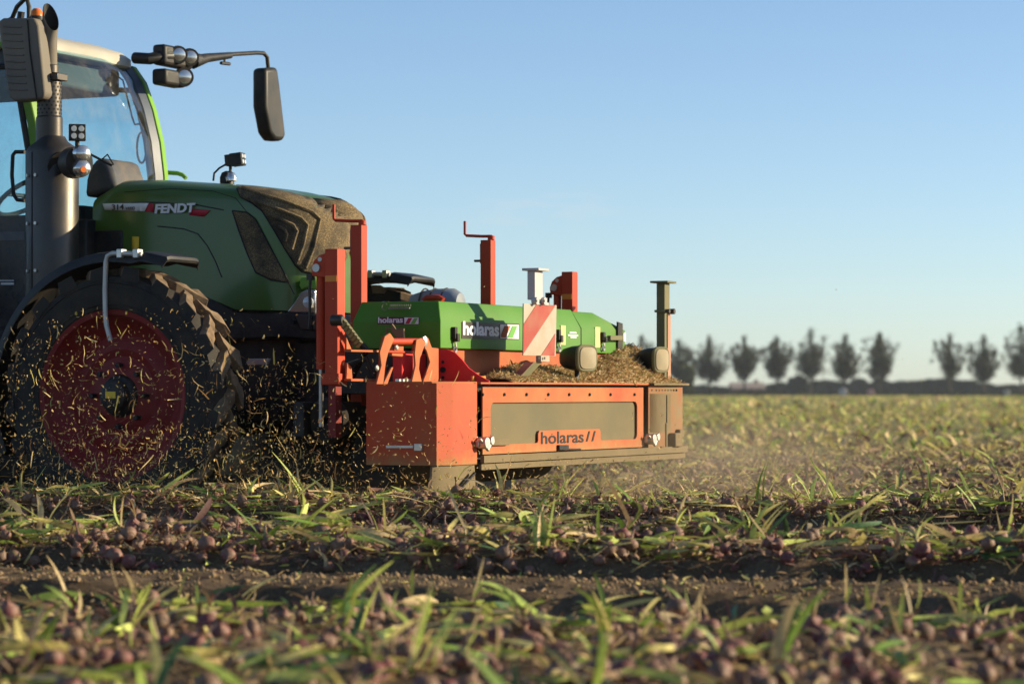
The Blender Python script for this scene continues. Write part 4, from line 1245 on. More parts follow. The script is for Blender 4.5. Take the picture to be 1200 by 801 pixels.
mb = MB(); mb.prism([(FX - .014, y, z) for y, z in [(wy0 - .02, wz0 - .02), (wy1 + .02, wz0 - .02), (wy1 + .02, wz1 + .02), (wy0 - .02, wz1 + .02)]], (.004, 0, 0)); mb.build('door_inset', M['dustygrey'], fd)
tl_ = F(633, 519, FX); tr_ = F(683, 519, FX); e2 = F(700, 519, FX)
text_mesh('cut_out_name', 'holaras', .088, M['seal'], fd, (FX + .004, tl_.y, wz0 - .005), 'front', .0012, 0, .002, tr_.y - tl_.y)
mb = MB()
for k in range(2):
    y0 = tr_.y + .03 + k * .075; mb.prism([(FX + .004, y0, wz0 - .002), (FX + .004, y0 + .02, wz0 - .002), (FX + .004, y0 + .055, wz0 + .052), (FX + .004, y0 + .035, wz0 + .052)], (.003, 0, 0))
mb.build('cut_out_slash', M['seal'], fd)
def bolt(mb, p, d, r=.009, h=.01):
    p = Vector(p); d = Vector(d).normalized(); mb.tube([p, p + d * h * .6, p + d * h], [r, r, r * .6], 8)
mb = MB()
for px in (565, 590.5, 616.5, 642, 666.5, 690.5, 715, 743): bolt(mb, F(px, 462, FX + .004), (1, 0, 0), .0085)
for px, py in ((604.5, 533), (645, 531.5), (684, 529.5), (724, 527)): bolt(mb, F(px, py, FX + .004), (1, 0, 0), .009)
mb.build('door_bolt', M['shield'], fd)
mb = MB(); front_prism(mb, [(653, 521), (664, 521), (664, 527), (653, 527)], FX + .006, FX + .02); front_prism(mb, [(664, 525), (680, 525), (680, 527), (664, 527)], FX + .006, FX + .012)
mb.build('door_catch', M['black'], fd, bevel=.002)
# top flange, lower rails
far_path = [(FX, b + .03), (FX, 1.45), (1.856, 1.56), (1.84, 1.66), (1.815, 1.745), (1.77, 1.82), (1.70, 1.88), (1.6, 1.91), (1.45, 1.91)]
mb = MB(); mb.box(FX - .02, FX + .012, -b - .005, b + .03, GT - .004, GT + .006); mb.build('top_flange', M['sunlit_red'], I, bevel=.002)
mb = MB(); wall_strip(mb, [(x + (.012 if x > 1.7 else 0), y + (.012 if x < 1.84 else 0)) for x, y in far_path], GT - .004, GT + .008, -.03); mb.build('top_flange', M['dusty'], I)
rail_path = [(FX + .012, -b - .01), (FX + .012, 1.45)] + [(x + .012, y + .012) for x, y in far_path[2:]]
mb = MB(); wall_strip(mb, rail_path, GB + .004, GB + .040, -.02); mb.build('bottom_rail', M['dusty'], I)
mb = MB(); wall_strip(mb, [(x - .006, y) for x, y in rail_path], GB - .03, GB - .002, -.012); mb.build('lower_rail', M['dusty'], I)
mb = MB(); wall_strip(mb, [(x - .03, y) for x, y in rail_path], GB - .002, GB + .005, -.01); mb.build('rail_gap', M['seal'], I)
# far curved guard
mb = MB(); wall_strip(mb, far_path, GB + .03, GT - .006, -.006)
g2 = mb.build('end_guard', surf('far_guard_paint', (.28, .09, .03), .7, dust=.55, dcol=(.2, .15, .085), dscale=4), I, smooth=40)
g2['label'] = 'dust covered far end guard, curved'
mb = MB(); mb.box(FX + .001, FX + .006, b + .045, b + .37, GB + .12, GT - .05); mb.build('dusty_window', M['dusty'], g2, bevel=.002)
mb = MB(); mb.box(FX + .0065, FX + .010, b + .30, b + .305, GB + .1, GT - .06); mb.build('guard_seam', M['seal'], g2)
mb = MB()
for k in range(9): bolt(mb, (FX, b + .10 + k * .045 - (.02 if k == 0 else 0), GT - .032), (1, 0, 0), .006)
mb.build('guard_bolt', M['shield'], g2)
mb = MB(); p = F(788, 507, FX + .01); mb.box(FX, FX + .05, p.y - .05, p.y + .06, p.z - .08, p.z); mb.box(FX - .03, FX + .03, p.y + .07, p.y + .14, p.z - .03, p.z + .02); mb.cyl((FX, p.y - .09, p.z - .09), (FX, p.y - .09, p.z + .06), .015)
mb.build('dusty_hinge', M['dusty'], g2, bevel=.008)
# recess strips, a darker red that paints in their shade
mb = MB(); mb.box(FX - .035, FX - .03, -b - .035, -b + .012, GB, GT); mb.box(FX - .035, FX - .03, b - .03, b + .03, GB, GT); mb.build('gap_shade', surf('recess_shade_red', (.25, .015, .01), .6, dust=.05), I)
# latches
def latch(px, py, wpx):
    c = F(px, py, FX + .01); mb = MB()
    mb.cyl(c + Vector((.0, -.05, .0)), c + Vector((.05, -.05, .0)), .03, n=10); mb.cyl(c + Vector((.0, .02, .01)), c + Vector((.045, .02, .01)), .022, n=10)
    mb.box(c.x, c.x + .02, c.y - .09, c.y + .06, c.z - .02, c.z + .012); mb.tube([c + Vector((.03, -.10, .02)), c + Vector((.035, -.02, -.035)), c + Vector((.03, .05, .03))], .009, 6)
    o = mb.build('toggle_clamp', M['zinc'], I, bevel=.003)
    mb = MB(); L = wpx / 108
    mb.box(c.x + .0, c.x + .012, c.y + .06, c.y + .06 + L, c.z - .016, c.z + .016); mb.build('clamp_arm', M['dusty'], o, bevel=.002); return o
latch(566, 518.5, 24); latch(762, 514, 4)

# --- green housing
def hip(name, x0, x1, y0, y1, z0, z1, z2, ix, iy0, iy1, mat):
    mb = MB()
    base = [(x0, y0), (x1, y0), (x1, y1), (x0, y1)]; top = [(x0, y0 + iy0), (x1 - ix, y0 + iy0), (x1 - ix, y1 - iy1), (x0, y1 - iy1)]
    mb.rings([[(x, y, z0) for x, y in base], [(x, y, z1) for x, y in base], [(x, y, z2) for x, y in top]], True)
    return mb.build(name, mat, I, bevel=.004)
HX = 1.587
h1 = hip('green_housing', 1.09, HX, -.95, .80, .888, 1.024, 1.127, .06, .10, .0, M['hgreen'])
h2 = hip('green_housing', 1.32, HX, .81, 1.44, .888, 1.024, 1.118, .06, .0, .34, M['hgreen'])
mb = MB(); mb.box(1.33, HX - .004, .80, .81, .89, 1.02); mb.build('housing_seam', M['seal'], I)
mb = MB(); front_prism(mb, [(722.5, 377), (728, 379), (728, 412), (722.5, 412)], HX + .002, HX + .012); mb.build('housing_strap', M['black'], h2)
mb = MB(); front_prism(mb, [(711.5, 393), (726, 393), (726, 398.5), (711.5, 398.5)], HX + .013, HX + .035); mb.build('housing_catch', M['olive'], h2, bevel=.002)
def toggle(px, py0, py1, parent):
    a = F(px, py0, HX + .006); c = F(px + .5, py1, HX + .006); mb = MB(); hh = a.z - c.z
    mb.box(HX, HX + .022, a.y - .018, a.y + .010, a.z - hh * .45, a.z)
    mb.box(HX, HX + .03, a.y - .006, a.y + .022, a.z - hh * .55, a.z - hh * .25)
    o = mb.build('housing_latch', M['black'], parent, bevel=.002)
    mb = MB(); mb.tube([(HX + .012, a.y, a.z - hh * .5), (HX + .015, a.y + .006, a.z - hh * .75)], .006, 6); mb.lathe([(.016, 0), (.02, .005), (.016, .01), (.01, .005), (.016, 0)], (HX + .005, a.y + .006, a.z - hh * .85), 'x', 12)
    mb.build('latch_hook', M['zinc'], o)
toggle(532, 383, 414, h1); toggle(654, 386, 413, h1); toggle(706, 389, 411, h2)
# stickers
def board(name, pts, x, mat, parent, th=.0015):
    mb = MB(); front_prism(mb, pts, x, x + th); return mb.build(name, mat, parent, smooth=0)
nb = board('name_board', [(541, 377), (608.5, 379), (608.5, 397.7), (541, 396.5)], HX + .0015, M['decaldark'], h1)
a = F(542.5, 391.5, HX + .003); c = F(584, 391.5, HX)
text_mesh('name_text', 'holaras', .093, M['decalwhite'], nb, (HX + .004, a.y, a.z), 'front', .0032, 0, .0008, c.y - a.y)
board('flag_white', [(586, 380), (607.8, 380.5), (607.8, 397), (586, 396.2)], HX + .0045, M['decalwhite'], nb)
board('flag_red', [(591.5, 381.5), (598, 381.7), (592.5, 395.3), (587.2, 395.2), (587.2, 392)], HX + .0075, M['decalred'] if 0 else M['sunlit_red'], nb)
board('flag_green', [(600.5, 381.8), (606, 382), (600.8, 395.7), (594.8, 395.4)], HX + .0075, M['decalgreen'], nb)
def sboard(name, pts, y, mat, parent, th=.0015):
    mb = MB(); side_prism(mb, pts, y, y - th); return mb.build(name, mat, parent, smooth=0)
sb = sboard('name_board', [(442, 371.2), (491, 371.2), (491, 380), (442, 380)], -.9515, surf('plum', (.10, .015, .04), .4, dust=.05), h1)
a = S(443, 378, -.955); c = S(472, 378, -.955)
text_mesh('name_text', 'holaras', 7.2 / 232 / .78, M['decalwhite'], sb, (a.x, -.9545, a.z), 'side', .0010, 0, .0008, c.x - a.x)
sboard('flag_white', [(474, 371.8), (490.5, 371.8), (490.5, 379.5), (474, 379.5)], -.9545, M['decalwhite'], sb)
sboard('flag_red', [(478.5, 372.4), (483, 372.4), (479.5, 379), (475, 379)], -.9575, M['decalred'], sb)
sboard('flag_green', [(485.5, 372.4), (489.7, 372.4), (486, 379), (481.5, 379)], -.9575, M['decalgreen'], sb)
# maker's mark on the sloping side
def slope(px, py): return S(px, py, -.93)
mb = MB(); cc = S(451.5, 359.5, -.90); ring = [Vector((cc.x + .017 * math.cos(q), -.905, cc.z + .017 * math.sin(q))) for q in np.linspace(.8, 5.4, 12)]; mb.tube(ring, .0022, 5)
gm = surf('grey_mark', (.16, .19, .13), .5)
for k, (x0, x1, py) in enumerate(((457, 482, 357.5), (457, 482, 361.0))):
    xx = x0
    while xx < x1 - 1:
        wv = random.uniform(1.2, 2.4); p0, p1 = S(xx, py, -.905), S(min(x1, xx + wv), py, -.905); mb.box(p0.x, p1.x, -.912 - (.0 if k == 0 else .012), -.908, p0.z - .005, p0.z + .004); xx += wv + .7
mb.build('maker_mark', gm, h1)
board('yellow_label', [(657, 381), (662.5, 381.3), (662.5, 404), (657, 403.8)], HX + .0015, surf('pale_yellow', (.70, .62, .22), .5), h1)
board('yellow_label', [(697.5, 383), (703, 383.2), (703, 407), (697.5, 406.8)], HX + .0015, bpy.data.materials['pale_yellow'], h2)
mb = MB()
for x0, x1, py in ((667, 675, 389.5), (665, 677, 392.5), (668, 675, 395)):
    p0, p1 = F(x0, py, HX), F(x1, py, HX); mb.box(HX + .0015, HX + .003, p0.y, p1.y, p0.z - .004, p0.z + .004)
mb.build('small_label', M['decalwhite'], h1)
board('small_label', [(730.5, 390), (733, 390), (733, 400), (730.5, 400)], HX + .0015, M['decalwhite'], h2)
# two leg shield: carrier plates below the housing
mb = MB(); mb.box(1.50, 1.56, -.93, 1.40, .70, .888); mb.build('carrier_beam', M['sunlit_red'], I, bevel=.003)
mb = MB(); side_prism(mb, [(511, 408), (524, 409), (533, 413), (541, 421), (549, 431), (560, 439), (573, 446), (573, 451), (511, 451)], -.93, -.92)
gp = mb.build('gusset', surf('bounce_lit_red', (.72, .015, .018), .4, dust=.05), I)  # brighter red puts bounce light into the colour of this shaded plate
mb = MB()
for py, r_ in ((424, .008), (433, .015), (442, .008)):
    c = S(519, py, -.932); mb.cyl((c.x, -.934, c.z), (c.x, -.931, c.z), r_)
mb.build('gusset_hole', M['seal'], gp)
board('amber_marker', [(552, 440.5), (567, 440.5), (567, 448), (552, 448)], 1.76, M['reflector'], I, .01)
mb = MB(); front_prism(mb, [(494, 395), (500, 396), (504, 407), (512, 408), (512, 450), (493, 450), (502, 424), (498, 411), (492, 402)], 1.60, 1.61); mb.build('lift_bracket', M['sunlit_red'], I, bevel=.002)
mb = MB(); front_prism(mb, [(486, 398), (492, 396), (497, 401), (490, 420), (489, 432), (493, 450), (480, 450), (485, 428), (484, 414)], 1.66, 1.67); mb.build('lift_bracket', M['sunlit_red'], I, bevel=.002)
mb = MB(); front_prism(mb, [(449, 394), (455, 390), (460, 397), (453, 413), (450, 425), (447, 450), (439, 450), (445, 428), (443, 413)], 1.66, 1.67); mb.build('lift_bracket', M['sunlit_red'], I, bevel=.002)
mb = MB(); front_prism(mb, [(457, 430), (459, 430), (452, 450), (447, 450)], 1.63, 1.64); mb.build('lift_bracket', M['sunlit_red'], I, bevel=.002)
mb = MB(); side_prism(mb, [(486, 397), (495, 395), (490, 420), (489, 450), (470, 450), (478, 425)], -1.0, -.99); side_prism(mb, [(447, 395), (458, 392), (452, 420), (451, 450), (440, 450), (443, 425)], -1.16, -1.15)
mb.build('lift_plate', M['red'], I)
mb = MB(); mb.cyl(F(455, 400, 1.64), F(495, 400, 1.64), .016); mb.cyl(F(446, 411.5, 1.62), F(487, 413, 1.62), .007); mb.build('lift_shaft', M['red'], I)
mb = MB(); mb.box(1.45, 1.5, -1.2, -.94, .70, .86); mb.build('inner_web', surf('inner_red', (.55, .02, .02), .45, dust=.05), I)
mb = MB(); front_prism(mb, [(455, 405), (469, 405), (469, 418), (455, 417)], 1.60, 1.62); mb.build('small_block', M['sunlit_red'], I, bevel=.004)
mb = MB(); bolt(mb, F(464, 407, 1.63), (1, 0, 0), .014); bolt(mb, F(497, 400, 1.612), (1, 0, 0), .028, .012); bolt(mb, F(441, 431, 1.672), (1, 0, 0), .014); mb.build('pivot_bolt', M['zinc'], I)
mb = MB(); side_prism(mb, [(459, 379), (464, 386), (473, 385), (473.5, 396), (466, 397), (458, 388)], -1.05, -1.035); side_prism(mb, [(452, 384), (474, 384), (474, 385.5), (453.5, 385.5), (453.5, 394), (452, 394)], -1.02, -1.01)
mb.build('pin_bracket', M['dusty'], I, bevel=.002)
mb = MB()
for k in range(5): p = F(466 + k * 4.5, 447.5, 1.64); mb.box(p.x - .01, p.x + .012, p.y - .006, p.y + .012, GT + .008, GT + .02)
mb.build('lock_nut', M['zinc'], I)

# --- masts (near and far): post, lift cylinder, knuckle
def mast(y, near):
    x = 1.236
    Zt = 1.367
    mb = MB(); mb.box(x - .025, x + .045, y - .04, y + .04, .74, Zt); mb.box(x - .045, x + .055, y - .045, y + .045, .705, .76)
    m = mb.build('mast', M['red'], I, bevel=.004)
    m['label'] = 'near red mast with lift cylinder' if near else 'far red mast with lift cylinder'
    mb = MB(); prof = [(x - .025, Zt - .02), (x - .06, Zt - .03), (x - .09, Zt - .055), (x - .103, Zt - .09), (x - .10, Zt - .13), (x - .025, Zt - .14)]
    mb.prism([(a_, y - .034, z_) for a_, z_ in prof], (0, .06, 0)); mb.build('knuckle', M['red'], m, bevel=.004)
    mb = MB(); mb.cyl((x - .072, y - .045, Zt - .092), (x - .072, y + .03, Zt - .092), .021, n=8); mb.cyl((x - .055, y - .037, Zt - .05), (x - .055, y - .0345, Zt - .05), .011); mb.build('knuckle_bolt', M['steel'], m)
    mb = MB(); mb.cyl((x - .068, y, Zt - .13), (x - .068, y, .78), .023, n=20); cy_ = mb.build('lift_cylinder', M['red'], m)
    mb = MB(); mb.cyl((x - .068, y, .78), (x - .068, y, .5), .011, n=14); mb.build('piston_rod', M['steel'], cy_)
    mb = MB(); mb.tube([(x - .115, y - .02, Zt - .14), (x - .12, y - .02, Zt - .2), (x - .118, y - .02, Zt - .32), (x - .125, y - .02, .98)], .0075, 8); mb.box(x - .13, x - .10, y - .035, y - .005, Zt - .15, Zt - .12)
    mb.build('hydraulic_hose', M['black'], m)
    mb = MB(); mb.box(x - .022, x + .042, y - .0425, y - .0405, Zt - .16, Zt - .13); mb.build('reflector', M['reflector'], m)
    mb = MB(); mb.box(x - .01, x + .03, y - .03, y + .03, .45, .706); mb.build('mast_stub', M['rimred'], m)
mast(-1.42, True); mast(1.42, False)
mb = MB(); c = S(396, 375, -1.50); mb.tube([(c.x - .03, -1.50, c.z), (c.x + .02, -1.50, c.z), (c.x + .03, -1.50, c.z)], [.028, .028, .02], 16)
tl2 = mb.build('tilt_lever', M['shield'], I, smooth=40)
mb = MB(); L0, L1 = S(402, 378, -1.49), S(420, 402, -1.30)
for k in range(7):
    t = k / 6; p = L0.lerp(L1, t); mb.tube([p - Vector((.012, 0, .012)), p + Vector((.012, 0, .012))], .017, 6)
mb.tube([L0, L1], .009, 6); mb.build('lever_chain', M['olive'], tl2)
mb = MB(); front_prism(mb, [(403, 409.5), (449, 410.5), (449, 413), (403, 412)], 1.30, 1.34); front_prism(mb, [(403, 443.5), (440, 444), (440, 447), (403, 446.5)], 1.30, 1.34); front_prism(mb, [(405, 425), (410, 430), (411, 444), (404, 444)], 1.30, 1.31); front_prism(mb, [(404, 395), (410, 409), (404, 409)], 1.3, 1.31)
mb.build('mast_shelf', M['sunlit_red'], I, bevel=.001)
# --- depth posts with cranks
def crank_post(y, near):
    x = 1.03; Zt = 1.524
    mb = MB(); mb.box(x - .0325, x + .0325, y - .0325, y + .0325, .6, Zt); mb.cyl((x + .02, y, Zt), (x + .02, y, Zt + .025), .02)
    m = mb.build('crank_post', M['red'], I, bevel=.003)
    mb = MB(); mb.tube([(x + .025, y, Zt + .022), (x - .03, y - .01, Zt + .022), (x - .125, y - .02, Zt + .028), (x - .135, y - .02, Zt + .036), (x - .135, y - .02, Zt + .11)], .0085, 8); mb.build('crank_handle', M['red'], m)
    mb = MB(); mb.tube([(x - .03, y, Zt - .115), (x - .085, y, Zt - .115)], .007, 6); mb.box(x - .045, x - .03, y - .012, y + .012, Zt - .13, Zt - .02); mb.build('post_pin', M['shield'], m)
crank_post(-.77, True); crank_post(.77, False)
# --- near post with warning board
px_, = (1.80,)
wp = F(627, 318, px_)
mb = MB(); mb.box(px_ - .022, px_ + .022, wp.y - .05, wp.y + .05, 1.145, 1.295); wpost = mb.build('board_post', M['white'], I, bevel=.004)
mb = MB(); mb.box(px_ - .045, px_ + .05, wp.y - .065, wp.y + .065, 1.295, 1.308); mb.build('post_cap', M['white'], wpost, bevel=.002)
mb = MB()
for px in (628.5, 637.5):
    c = F(px, 352.5, px_ + .03); mb.cyl(c - Vector((.02, 0, 0)), c + Vector((.008, 0, 0)), .02, n=14)
c = F(633, 354, px_); mb.box(px_, px_ + .02, c.y - .065, c.y + .065, c.z - .014, c.z + .0)
mb.build('post_hinge', M['white'], wpost)
mb = MB()
for px, py in ((628.5, 352.5), (637.5, 352.5), (631, 419.5), (638, 419.5)): c = F(px, py, px_ + .039); mb.cyl(c, c + Vector((.003, 0, 0)), .007, n=8)
mb.build('hinge_bolt', M['shield'], wpost)
SX = px_ + .012
mb = MB(); front_prism(mb, [(612.5, 355.5), (651, 357.5), (650, 417), (612, 416)], SX - .006, SX); sg = mb.build('warning_board', M['signwhite'], I)
def cr(x, y): return (500 + x / 3.64, 250 + y / 3.64)
board('red_stripe', [cr(468, 388), cr(546, 391), cr(546, 397), cr(414, 596), cr(411, 596), cr(411, 476)], SX + .001, M['signred'], sg)
board('red_stripe', [cr(548, 512), cr(545, 606), cr(488, 605)], SX + .001, M['signred'], sg)
mb = MB(); c = F(635, 419.5, SX); mb.box(SX - .01, SX + .02, c.y - .055, c.y + .055, c.z - .02, c.z + .014); mb.build('board_hinge', M['signwhite'], I, bevel=.003)
mb = MB(); p0, p1 = F(631, 424, SX), F(615, 441, SX - .02); mb.prism([p0 + Vector((0, -.05, 0)), p0 + Vector((0, .05, 0)), p1 + Vector((0, .05, 0)), p1 + Vector((0, -.05, 0))], (-.05, 0, 0)); br = mb.build('board_bracket', M['olive'], I, bevel=.003)
mb = MB(); mb.prism([p0 + Vector((-.002, -.0515, 0)), p1 + Vector((-.002, -.0515, 0)), p1 + Vector((-.048, -.0515, 0)), p0 + Vector((-.048, -.0515, 0))], (0, -.002, 0)); mb.build('red_sticker', M['signred'], br)
# --- far olive post
ox, oy = 1.744, 1.625
mb = MB(); mb.box(ox - .022, ox + .03, oy - .04, oy + .04, .70, 1.30); mb.box(ox - .03, ox + .038, oy - .055, oy + .055, 1.13, 1.145)
op = mb.build('marker_post', M['olive'], I, bevel=.004); op['label'] = 'olive dusty post at the far end'
mb = MB(); mb.box(ox - .05, ox + .06, oy - .07, oy + .07, 1.30, 1.312); mb.build('post_cap', M['olive'], op, bevel=.002)
mb = MB(); mb.cyl((ox + .03, oy + .03, 1.137), (ox + .065, oy + .03, 1.137), .016, n=10); mb.cyl((ox + .03, oy - .035, 1.137), (ox + .06, oy - .035, 1.137), .012, n=10); mb.build('clamp_bolt', M['shield'], op)
mb = MB(); mb.box(ox + .031, ox + .036, oy - .005, oy + .04, .72, 1.12); mb.build('lit_face_strip', surf('sunlit_pink', (.40, .20, .13), .6, dust=.3), op)  # pink strip paints the sunlit face of the lower post
# --- work lamps on the guard
def guard_lamp(px, py, x, w_, h_, dirt):
    c = F(px, py, x); d = Vector((.95, -.31, 0)).normalized(); s_ = Vector((.31, .95, 0)).normalized(); up = Vector((0, 0, 1))
    def sq(k, off, sx=1):
        out = []
        for q in range(20):
            a_ = 2 * PI * q / 20; ca_, sa_ = math.cos(a_), math.sin(a_)
            out.append(c + d * off + s_ * math.copysign(abs(ca_) ** .55, ca_) * w_ / 2 * k * sx + up * math.copysign(abs(sa_) ** .55, sa_) * h_ / 2 * k)
        return out
    mb = MB(); mb.rings([sq(.55, -.15), sq(.8, -.12), sq(.98, -.06), sq(1.02, 0), sq(1.02, .012), sq(.9, .014)], True)
    o = mb.build('guard_lamp', M['bplastic'], I, smooth=40)
    mb = MB(); mb.rings([sq(.9, .0145), sq(.86, .022), sq(.5, .028), sq(.1, .03)], True); mb.build('guard_lamp_lens', M['dustlens'], o, smooth=50)
    mb = MB(); mb.rings([sq(1.03, -.004), sq(1.08, .0), sq(1.08, .014), sq(1.0, .018), sq(.9, .0165), sq(.98, 0)], False); mb.build('lamp_bezel', M['olive'], o, smooth=40)
    mb = MB(); mb.tube([c - d * .06 + up * (-h_ * .4), c - d * .06 + up * (-h_ * .5 - .03), (c.x - .06, c.y, GT + .005)], .014, 8); mb.build('lamp_stalk', M['black'], o)
guard_lamp(686, 419.5, 1.86, .15, .135, 1); guard_lamp(773, 421.5, 1.80, .13, .14, 1)
# --- rear parts glimpsed over the housing and under the frame, with an added dark plate
mb = MB(); c = S(513, 351, .15); P = []
mb.lathe([(.001, -.16), (.055, -.15), (.075, -.08), (.085, 0), (.085, .10), (.06, .14), (.001, .15)], (c.x, .15, c.z - .025), 'x', 20); dr = mb.build('hose_drum', M['bluedrum'], I)
mb = MB()
for q in (-.08, -.02, .05): mb.lathe([(.083, q), (.09, q + .006), (.083, q + .012)], (c.x, .15, c.z - .025), 'x', 20)
mb.build('drum_band', M['black'], dr)
mb = MB(); mb.tube([S(497, 352, .0), S(500, 349, .0), S(515, 349, .0), S(519, 352, .0)], .018, 8); mb.build('red_yoke', M['red'], I)
mb = MB(); mb.box(.80, .86, -.72, 1.45, .10, .86); mb.box(.84, 1.5, -.9, 1.4, .66, .88); mb.box(1.0, 1.06, -1.4, 1.45, .45, .62); mb.build('frame_dark_plate', M['black'], I, bevel=.004)  # tall plate added to keep the space behind dark, the rest is frame
mb = MB(); mb.tube([S(405, 384, -1.18), S(415, 395, -1.15), S(430, 410, -1.1), S(418, 430, -1.05), S(412, 442, -1.0)], .018, 8); mb.tube([S(400, 430, -1.1), S(430, 420, -1.1), S(438, 440, -1.1)], .014, 8); mb.build('hydraulic_hose', M['black'], I)
mb = MB(); mb.lathe([(.001, -.30), (.16, -.28), (.16, 1.6), (.001, 1.62)], (1.2, -.6, .34), 'y', 24); mb.build('topping_rotor', M['black'], I)
mb = MB(); c = S(385, 492, -1.3); mb.lathe([(.02, -.03), (.10, -.03), (.115, 0), (.10, .03), (.02, .03)], tuple(c), 'y', 24); mb.build('gauge_wheel', M['rubber'], I)

# --- chaff heap on the guard
def heap_h(x, y):
    px = 600 + 3250 * (OX + SA * y + CA * x) / (OY + CA * y - SA * x)
    back = np.interp(px, [560, 575, 600, 640, 670, 700, 735, 750, 770, 790, 806], [0, .045, .105, .10, .09, .15, .235, .205, .145, .075, .008])
    s_ = np.clip((1.85 - x) / .27, 0, 1)
    return GT - .002 + back * (s_ ** .8) * (.92 + .16 * lattice(np.asarray(x) * 1.0, np.asarray(y) * 1.0, .06, 21)) + .006 * lattice(np.asarray(x), np.asarray(y), .015, 22)
ny, nx = 260, 36
yy = np.linspace(-.62, 1.74, ny); xx = np.linspace(1.54, 1.853, nx)
XX, YYY = np.meshgrid(xx, yy)
ZZh = heap_h(XX, YYY)
idx = np.arange(nx * ny).reshape(ny, nx)
Fh = np.stack([idx[:-1, :-1], idx[:-1, 1:], idx[1:, 1:], idx[1:, :-1]], -1).reshape(-1, 4)
chaff_base = surf('chaff_mat', (.34, .25, .14), .95, dust=.5, dscale=40, bmp=.4, grain=200, dcol=(.42, .30, .15))
hp = mesh_np('chaff_heap', np.stack([XX, YYY, ZZh], -1).reshape(-1, 3), Fh, chaff_base, smooth=True)
hp.location = (OX, OY, 0); hp.rotation_euler = (0, 0, -YAW)
tag(hp, 'heap of chopped straw and onion skins on top of the red guard', 'chaff heap', kind='stuff')
CH = np.array([(.42, .31, .16), (.50, .40, .23), (.34, .22, .11), (.56, .48, .31), (.22, .13, .075), (.30, .29, .11)])
def chaff(name, P, L, W, label, cat='chaff', green=0, parent=None, el=(-.6, .6), lw=(.3, 1.8)):
    n = len(P); cols = CH[rng.integers(0, len(CH), n)] * np.array([1.12, 1.0, .72] if label else [1.08, 1.0, .92]) * rng.uniform(.85, 1.4, (n, 1))
    out = blades(P, L, W, rng.uniform(0, 6.28, n), rng.uniform(*el, n), rng.uniform(-lw[1], lw[1], n), cols, 3, twist=rng.normal(0, 1.2, n))
    o = mesh_np(name, out[0], out[1], M['chaff'], out[2])
    if label: tag(o, label, cat, kind='stuff')
    if parent: o.parent = parent
    return o
n = 11000
y = rng.uniform(-.62, 1.72, n); x = rng.uniform(1.56, 1.85, n); z = heap_h(x, y)
keep = (z > GT + .004) | (rng.random(n) < .3); x, y, z = x[keep], y[keep], z[keep]; n = len(x)
chaff('loose_chaff', np.stack([x, y, z + .002], -1), rng.uniform(.008, .040, n), rng.uniform(.003, .010, n), '', parent=hp, el=(-.1, .8), lw=(0, .8))

# --- chaff thrown through the air
def world_of(px, py, Y): return np.stack([(px - 600) / 3250 * Y, Y, CAM_H + (459 - py) / 3250 * Y], -1)
def cloud(n, pxm, pxs_, py0, py1, powr, Y0, Y1):
    px = rng.normal(pxm, pxs_, n); py = py1 - (py1 - py0) * rng.random(n) ** powr; Y = rng.uniform(Y0, Y1, n)
    return world_of(px, py, Y)
P = np.concatenate([cloud(1700, 150, 85, 360, 590, 2.0, 12.9, 13.9), cloud(2600, 320, 60, 420, 590, 1.9, 13.0, 14.4), cloud(1200, 40, 60, 390, 590, 1.5, 12.8, 13.9),
                    cloud(500, 480, 50, 440, 590, 1.8, 12.7, 13.2), cloud(500, 690, 110, 535, 590, 1.2, 12.9, 14.2), cloud(300, 850, 70, 480, 580, 1.6, 13.0, 16.5), cloud(40, 640, 260, 330, 560, 1, 12.8, 14.5), cloud(1200, 240, 120, 500, 590, 1, 12.6, 13.2)])
P = np.concatenate([P, cloud(90, 230, 110, 400, 585, 1.2, 12.8, 13.6)])
n = len(P)
big = rng.random(n) < .07; lowp = P[:, 2] < .32; big &= ~(rng.random(n) < .2)
L = np.where(big, rng.uniform(.03, .085, n), rng.uniform(.004, .022, n) * np.where(lowp, 1.35, 1)); W = np.where(big, rng.uniform(.004, .008, n), rng.uniform(.0018, .0075, n) * np.where(rng.random(n) < .12, 1.8, 1))
L[-90:] = rng.uniform(.05, .12, 90); W[-90:] = rng.uniform(.004, .009, 90)
chaff('flying_chaff', P, L, W, 'cloud of chopped straw bits thrown up around the front wheel', el=(-1.4, 1.4), lw=(0, 1.5))

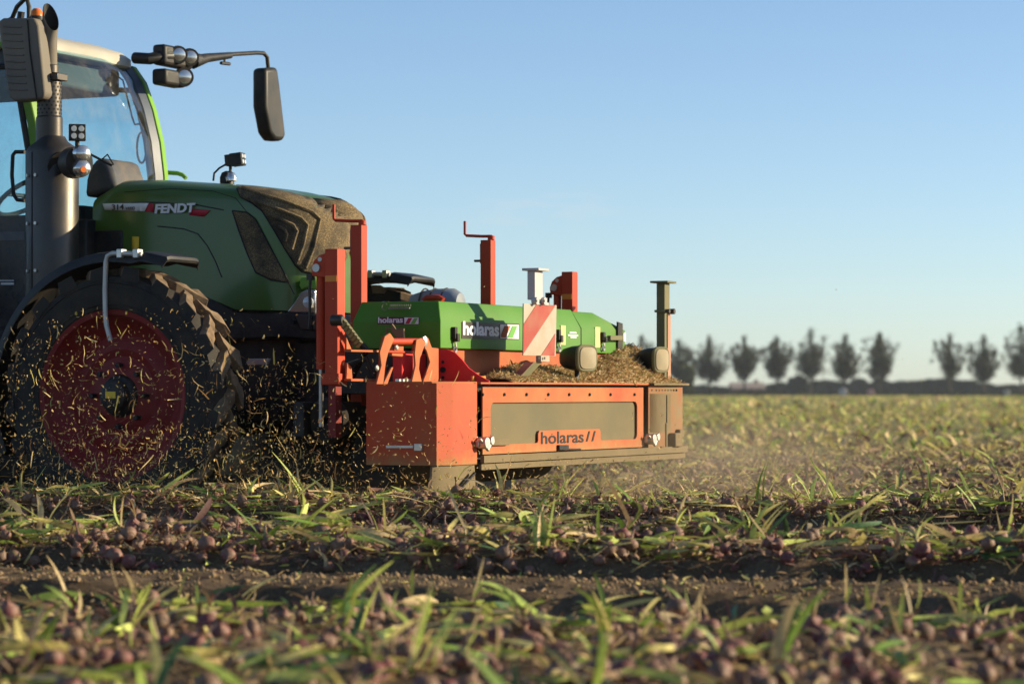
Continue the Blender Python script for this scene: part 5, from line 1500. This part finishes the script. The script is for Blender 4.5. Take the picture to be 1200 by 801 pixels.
# ------------------------------------------------------------------ AIR: dust and haze
def dust_cloud(name, loc, scale, dens, label, col=(.75, .62, .45), nscale=2.2):
    me = bpy.data.meshes.new(name); bm = bmesh.new(); bmesh.ops.create_icosphere(bm, subdivisions=3, radius=1); bm.to_mesh(me); bm.free()
    o = bpy.data.objects.new(name, me); COL.objects.link(o); o.location = loc; o.scale = scale
    m = bpy.data.materials.new(name); m.use_nodes = True; nt = m.node_tree; nt.nodes.clear()
    out = nt.nodes.new('ShaderNodeOutputMaterial'); v = nt.nodes.new('ShaderNodeVolumePrincipled')
    v.inputs['Color'].default_value = (*col, 1); v.inputs['Anisotropy'].default_value = .25
    tc = nt.nodes.new('ShaderNodeTexCoord'); ln = nt.nodes.new('ShaderNodeVectorMath'); ln.operation = 'LENGTH'; nt.links.new(tc.outputs['Object'], ln.inputs[0])
    mr = nt.nodes.new('ShaderNodeMapRange'); mr.inputs['From Min'].default_value = 1; mr.inputs['From Max'].default_value = .1; mr.interpolation_type = 'SMOOTHSTEP'
    nt.links.new(ln.outputs['Value'], mr.inputs['Value'])
    nz = noise(nt, tc.outputs['Object'], nscale, 3, .6); nr = ramp(nt, nz, [(.38, .15), (.7, 1.0)])
    mu = nt.nodes.new('ShaderNodeMath'); mu.operation = 'MULTIPLY'; nt.links.new(mr.outputs[0], mu.inputs[0]); nt.links.new(nr, mu.inputs[1])
    m2 = nt.nodes.new('ShaderNodeMath'); m2.operation = 'MULTIPLY'; m2.inputs[1].default_value = dens; nt.links.new(mu.outputs[0], m2.inputs[0])
    nt.links.new(m2.outputs[0], v.inputs['Density']); nt.links.new(v.outputs[0], out.inputs['Volume'])
    me.materials.append(m); tag(o, label, 'dust', kind='stuff'); return o
dust_cloud('dust_cloud', (1.0, 15.6, .25), (1.5, 1.9, .42), .38, 'thin tan dust drifting behind the right end of the guard')
dust_cloud('dust_cloud', (-1.3, 13.6, .18), (1.2, .9, .34), .16, 'brown dust hanging between the front wheel and the red guard')

xmin, xmax, ymin, ymax = -2610, 2610, -2700, 2700
me = bpy.data.meshes.new('haze'); bm = bmesh.new(); bmesh.ops.create_cube(bm, size=1); bm.to_mesh(me); bm.free()
hz = bpy.data.objects.new('haze', me); COL.objects.link(hz); hz.scale = (2400, 1700, 18.5); hz.location = (0, 100, 7.75)
m = bpy.data.materials.new('haze'); m.use_nodes = True; nt = m.node_tree; nt.nodes.clear()
out = nt.nodes.new('ShaderNodeOutputMaterial'); v = nt.nodes.new('ShaderNodeVolumePrincipled')
v.inputs['Color'].default_value = (.80, .88, 1.0, 1); v.inputs['Density'].default_value = .00016; v.inputs['Anisotropy'].default_value = .1
nt.links.new(v.outputs[0], out.inputs['Volume']); me.materials.append(m)
tag(hz, 'thin even haze over the whole field', 'haze', kind='stuff')
